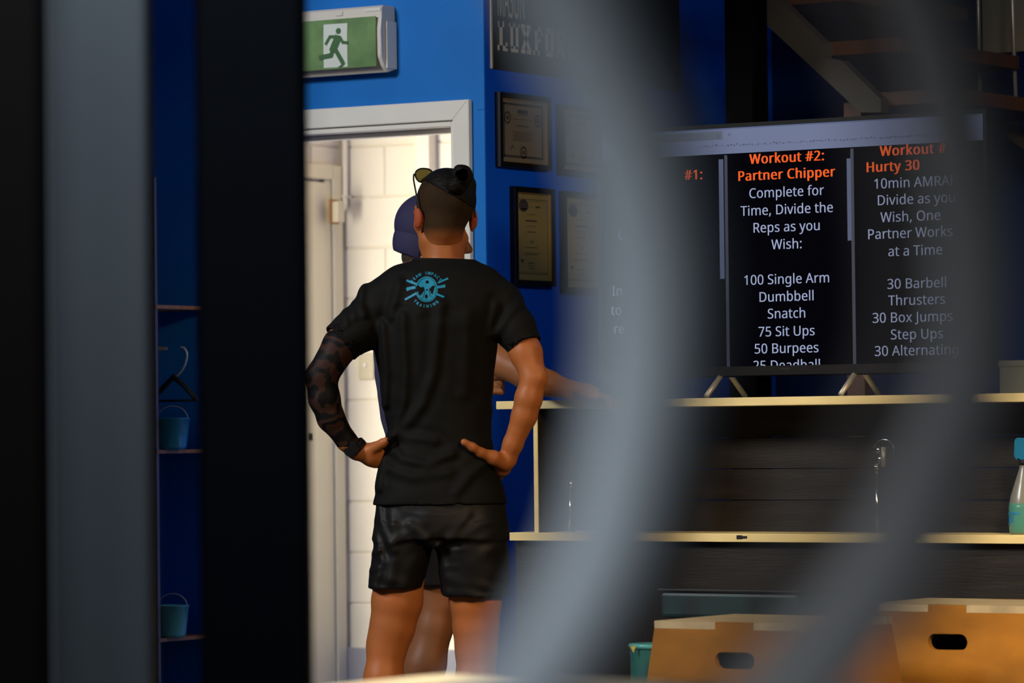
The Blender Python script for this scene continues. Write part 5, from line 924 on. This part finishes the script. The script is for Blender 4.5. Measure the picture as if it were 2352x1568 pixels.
for sg_, word, r_, a0, a1 in ((1, 'TEAM IMPACT', 408, 148, 36), (-1, 'TRAINING', 450, 222, 312)):
    n_ = len(word); E = Flat()
    for i, ch in enumerate(word):
        if ch == ' ': continue
        a = math.radians(a0+(a1-a0)*i/(n_-1)); X = cx0+r_*math.cos(a)*.96; Yy = cy0+20-r_*math.sin(a); q = ez(X, Yy)
        for dx in (-6, 6): E.text(ch, q[0]+dx*es_, q[1], 72*es_, 'C', 0, .9, (a-math.pi/2) if sg_ > 0 else (a+math.pi/2))
    eb('arched_lettering', E, M['print'], .0017)
E = Flat(); E.disc(*ez(932, 565), 42*es_); E.poly([ez(*q) for q in ((640, 680), (700, 640), (760, 700), (835, 690), (850, 780), (800, 860), (755, 915), (715, 890), (700, 800), (640, 830), (628, 750))])
E.poly([ez(*q) for q in ((1045, 680), (1115, 650), (1125, 690), (1090, 790), (1060, 890), (1030, 850), (992, 760))]); E.disc(*ez(925, 765), 22*es_); E.disc(*ez(908, 935), 36*es_, 52*es_)
rg = [(cx0+250*math.cos(t), cy0-300*math.sin(t)) for t in [2*math.pi*i/48 for i in range(49)]]; E.strip([ez(*q) for q in rg], 9*es_)
E.strip([ez(840, 700), ez(870, 820), ez(830, 960), ez(760, 1000)], 10*es_); E.strip([ez(1000, 700), ez(975, 800), ez(1010, 930), ez(1060, 960)], 10*es_)
eb('emblem_gaps', E, M['tee'], .0022)

# ---------- sunglasses pushed up on the head ----------
sgl = empty('sunglasses', O1, TH); tag(sgl, 'black sunglasses with olive lenses pushed up on the bun-haired head', 'sunglasses')
hr = np.array([math.cos(A1), math.sin(A1), 0]); HL = L(951, 399, .03); up_ = np.array([0, 0, 1]); 
def gp(u, v): return HL+hr*u+up_*(v-.002)+np.array([-math.sin(A1), math.cos(A1), 0])*(.012*math.sin(math.pi*min(max(u/.142, 0), 1))-.1*v*0)
for i, (u0, sgx) in enumerate(((.004, 1), (.138, -1))):
    out = [(0, .004), (.006, .012), (.022, .018), (.045, .017), (.056, .010), (.057, -.002), (.048, -.016), (.030, -.021), (.012, -.019), (.002, -.008)]
    pts = [gp(u0+sgx*a, b*.95) for a, b in out]; sp2 = [Vector(p) for p in spline([Vector(p) for p in pts+[pts[0]]], 3)][:-1]
    bm = bmesh.new(); tube_bm(bm, sp2, .0022, 6, closed=True); bml('rim', bm, M['blackpl'], sgl)
    bm = bmesh.new(); prism(bm, [Vector(p) for p in pts], Vector((-math.sin(A1)*.0016, math.cos(A1)*.0016, 0))); bml('lens', bm, M['lens'], sgl, False)
bm = bmesh.new(); tube_bm(bm, [gp(.06, .004), gp(.071, .008), gp(.082, .004)], .0022, 6); bml('bridge', bm, M['blackpl'], sgl)
for pts in ([gp(0, .002), L(950, 412, .03), L(955, 440, .0), L(962, 475, -.012), L(967, 500, -.02), L(969, 514, -.024)], [gp(.142, .002), L(1082, 420, .05), L(1089, 460, .03), L(1091, 500, .02)]):
    bm = bmesh.new(); tube_bm(bm, spline([Vector(p) for p in pts], 4), .0023, 8); bml('temple_arm', bm, M['blackpl'], sgl)

# ---------- person 2, in profile behind ----------
D2 = 11.82; fp = at_d(985, 1845, D2); O2 = Vector((fp.x, fp.y, 0)); L = locf(O2, D2); m2 = D2/FPX
p2 = empty('person', O2, TH); tag(p2, 'bearded man in navy cap behind the other man, one arm on the counter', 'person')
B = SDF((-.36, -.62, -.005), (.60, .40, 1.72), .0055)
RH2 = rotm(-math.pi/2, math.radians(-5)); hc2 = L(993, 543); H2 = head(B, hc2, RH2)
B.cap(L(972, 575), L(968, 650), .055, .062, .03)
B.loft([sec(L, 640, 900, 1040, .12, mm=m2), sec(L, 690, 875, 1060, .17, mm=m2), sec(L, 800, 870, 1055, .155, mm=m2), sec(L, 960, 885, 1065, .14, mm=m2), sec(L, 1060, 895, 1075, .15, mm=m2), sec(L, 1170, 900, 1080, .16, mm=m2), sec(L, 1200, 910, 1070, .14, mm=m2)], .03)
AR = [L(985, 690, -.17), L(1080, 770, -.22), L(1162, 835, -.27), L(1210, 858, -.31), L(1260, 880, -.37), L(1312, 897, -.42)]
B.chain(AR, [.052, .047, .0445, .043, .035, .0265], .012)
B.cap(L(1318, 896, -.42), L(1345, 900, -.44), .024, .022, .012); B.ell(L(1345, 898, -.44), (.040, .036, .018), None, .012)
fingers(B, L(1368, 905, -.44), (1, -.1, -.06), (.1, 1, 0), (.1, 0, -1), lens=(.036, .040, .037, .030), seg=(1, .6, .45)); B.chain([L(1335, 903, -.465), L(1352, 908, -.49), L(1370, 911, -.495)], [.013, .010, .008], .006)
AL = [L(985, 690, .17), L(1020, 800, .17), L(1050, 905, .10), L(1090, 895, -.04), L(1118, 884, -.14)]
B.chain(AL, [.052, .046, .040, .037, .027], .012); B.ell(L(1133, 877, -.19), (.027, .030, .034), None, .01)
for i in range(4):
    z_ = L(1146, 852+i*15.5, -.215); B.cap(z_+[-.014, .008, 0], z_+[.008, -.006, 0], .0105, .0098, .0035); B.cap(z_+[.008, -.006, 0], z_+[.006, -.030, -.001], .0095, .0088, .0035); B.cap(z_+[.006, -.030, -.001], z_+[-.02, -.034, 0], .0088, .008, .0035)
B.chain([L(1125, 856, -.22), L(1140, 846, -.245), L(1150, 850, -.25)], [.012, .0105, .009], .006)
RLg = [L(985, 1190, -.10), L(1003, 1340, -.10), L(1005, 1385, -.10), L(998, 1435, -.10), L(976, 1525, -.10), L(966, 1610, -.10), L(962, 1760, -.10), L(962, 1800, -.10)]
LLg = [L(985, 1190, .10), L(995, 1340, .08), L(994, 1390, .08), L(984, 1450, .08), L(968, 1530, .08), L(960, 1610, .08), L(962, 1765, .08), L(962, 1802, .08)]
for q in (RLg, LLg):
    B.chain(q, [.09, .056, .050, .052, .0585, .050, .035, .037], .02); B.ell(q[2]+[.024, 0, 0], (.03, .04, .042), None, .02)
    a = q[-1]; B.cap(a+[-.01, 0, -.01], a*[1, 1, 0]+[-.015, 0, .045], .034, .036, .02); B.cap(a*[1, 1, 0]+[0, 0, .045], a*[1, 1, 0]+[.13, 0, .035], .034, .025, .03)
B.mesh('body', M['skin2'], p2); B = None
ears(H2, RH2, p2, M['skin2']); eyes_(H2, p2)
iv2 = np.linalg.inv(RH2)
def hxyz(X, Y, Z): x, y, z = X-hc2[0], Y-hc2[1], Z-hc2[2]; return [iv2[i, 0]*x+iv2[i, 1]*y+iv2[i, 2]*z for i in range(3)]
G = SDF(hc2-.17, hc2+.17, .004); G.ell(H2(0, -.015, .03), (.076, .098, .088), RH2, 0, clip=lambda X, Y, Z: (lambda h: np.maximum(-(h[2]+.085), h[1]-.02))(hxyz(X, Y, Z))); G.ell(H2(0, -.045, -.062), (.052, .040, .040), RH2, .02); G.mesh('nape_hair', M['beard'], p2)
G = SDF(hc2-.18, hc2+.18, .0035)
def capclip(X, Y, Z): h = hxyz(X, Y, Z); return np.minimum(-(h[2]-.022), 9)-.55*np.clip(-(h[1]-.03), 0, .2)
G.ell(H2(0, -.012, .032), (.082, .101, .094), RH2, 0, clip=capclip)
cp = G.mesh('cap_crown', M['cap'], p2); bm = bmesh.new(); bmesh.ops.create_uvsphere(bm, u_segments=10, v_segments=6, radius=.006, matrix=Matrix.Translation(Vector(H2(0, -.015, .129)))); bml('cap_button', bm, M['cap'], cp)
G = SDF(hc2-.2, hc2+.16, .0035); G.ell(H2(0, -.028, -.020), (.074, .086, .090), RH2, 0, clip=lambda X, Y, Z: (lambda h: np.maximum(np.maximum(h[1]+.03, h[2]-.03), -(h[2]+.072)-.3*(h[1]+.03)))(hxyz(X, Y, Z))); G.mesh('cap_brim', M['cap'], p2)
G = SDF(hc2-.2, hc2+.18, .004); G.ell(H2(0, .074, -.092), (.052, .046, .040), RH2, .02); G.ell(H2(0, .085, -.135), (.046, .044, .042), RH2, .02)
for s_ in (-1, 1): G.ell(H2(.05*s_, .02, -.06), (.018, .03, .045), RH2, .02)
G.ell(H2(0, .108, -.066), (.02, .02, .007), RH2, .004, cut=True)
G.disp(lambda X, Y, Z: .004*np.sin(130*X)*np.sin(120*Z+3)*np.cos(110*Y)+.0025*np.sin(260*X+200*Z), hc2-.2, hc2+.18); G.mesh('beard', M['beard'], p2)
T = SDF((-.34, -.42, .75), (.34, .40, 1.52), .0055)
T.loft([sec(L, 622, 918, 1020, .09, mm=m2), sec(L, 650, 880, 1050, .15, mm=m2), sec(L, 700, 862, 1072, .185, mm=m2), sec(L, 800, 858, 1066, .175, mm=m2), sec(L, 860, 861, 1066, .165, mm=m2), sec(L, 910, 866, 1070, .16, mm=m2), sec(L, 960, 874, 1074, .16, mm=m2), sec(L, 1005, 886, 1080, .16, mm=m2), sec(L, 1150, 890, 1088, .17, mm=m2), sec(L, 1175, 890, 1090, .172, mm=m2)], .03)
T.chain([AR[0], (AR[0]+AR[1])/2, AR[1]], [.066, .062, .060], .02); T.chain([AL[0], AL[1]], [.066, .062], .02)
T.disp(lambda X, Y, Z: .002*np.sin(30*Y+12*Z+3*np.sin(20*Z))*np.sin(21*Z+10*X), (-.34, -.42, .75), (.34, .40, 1.52)); T.mesh('t_shirt', M['navytee'], p2)
T = SDF((-.3, -.34, .5), (.3, .34, .92), .0055)
T.loft([sec(L, 1160, 900, 1085, .165, mm=m2), sec(L, 1215, 895, 1090, .175, mm=m2)], .01)
for q, dy in ((RLg, -.1), (LLg, .09)): T.loft([sec(L, 1200, 905, 1080, .10, dy=dy, mm=m2), sec(L, 1290, 930, 1058, .088, dy=dy, mm=m2), sec(L, 1344, 950, 1050, .082, dy=dy, mm=m2)], .012)
T.disp(lambda X, Y, Z: .0015*np.sin(60*X+30*Z)*np.sin(33*Z-20*Y), (-.3, -.34, .5), (.3, .34, .92)); T.mesh('shorts', M['shorts'], p2); T = None
shoes(p2, [RLg[-1], LLg[-1]], (1, 0, 0), M['shoe'])
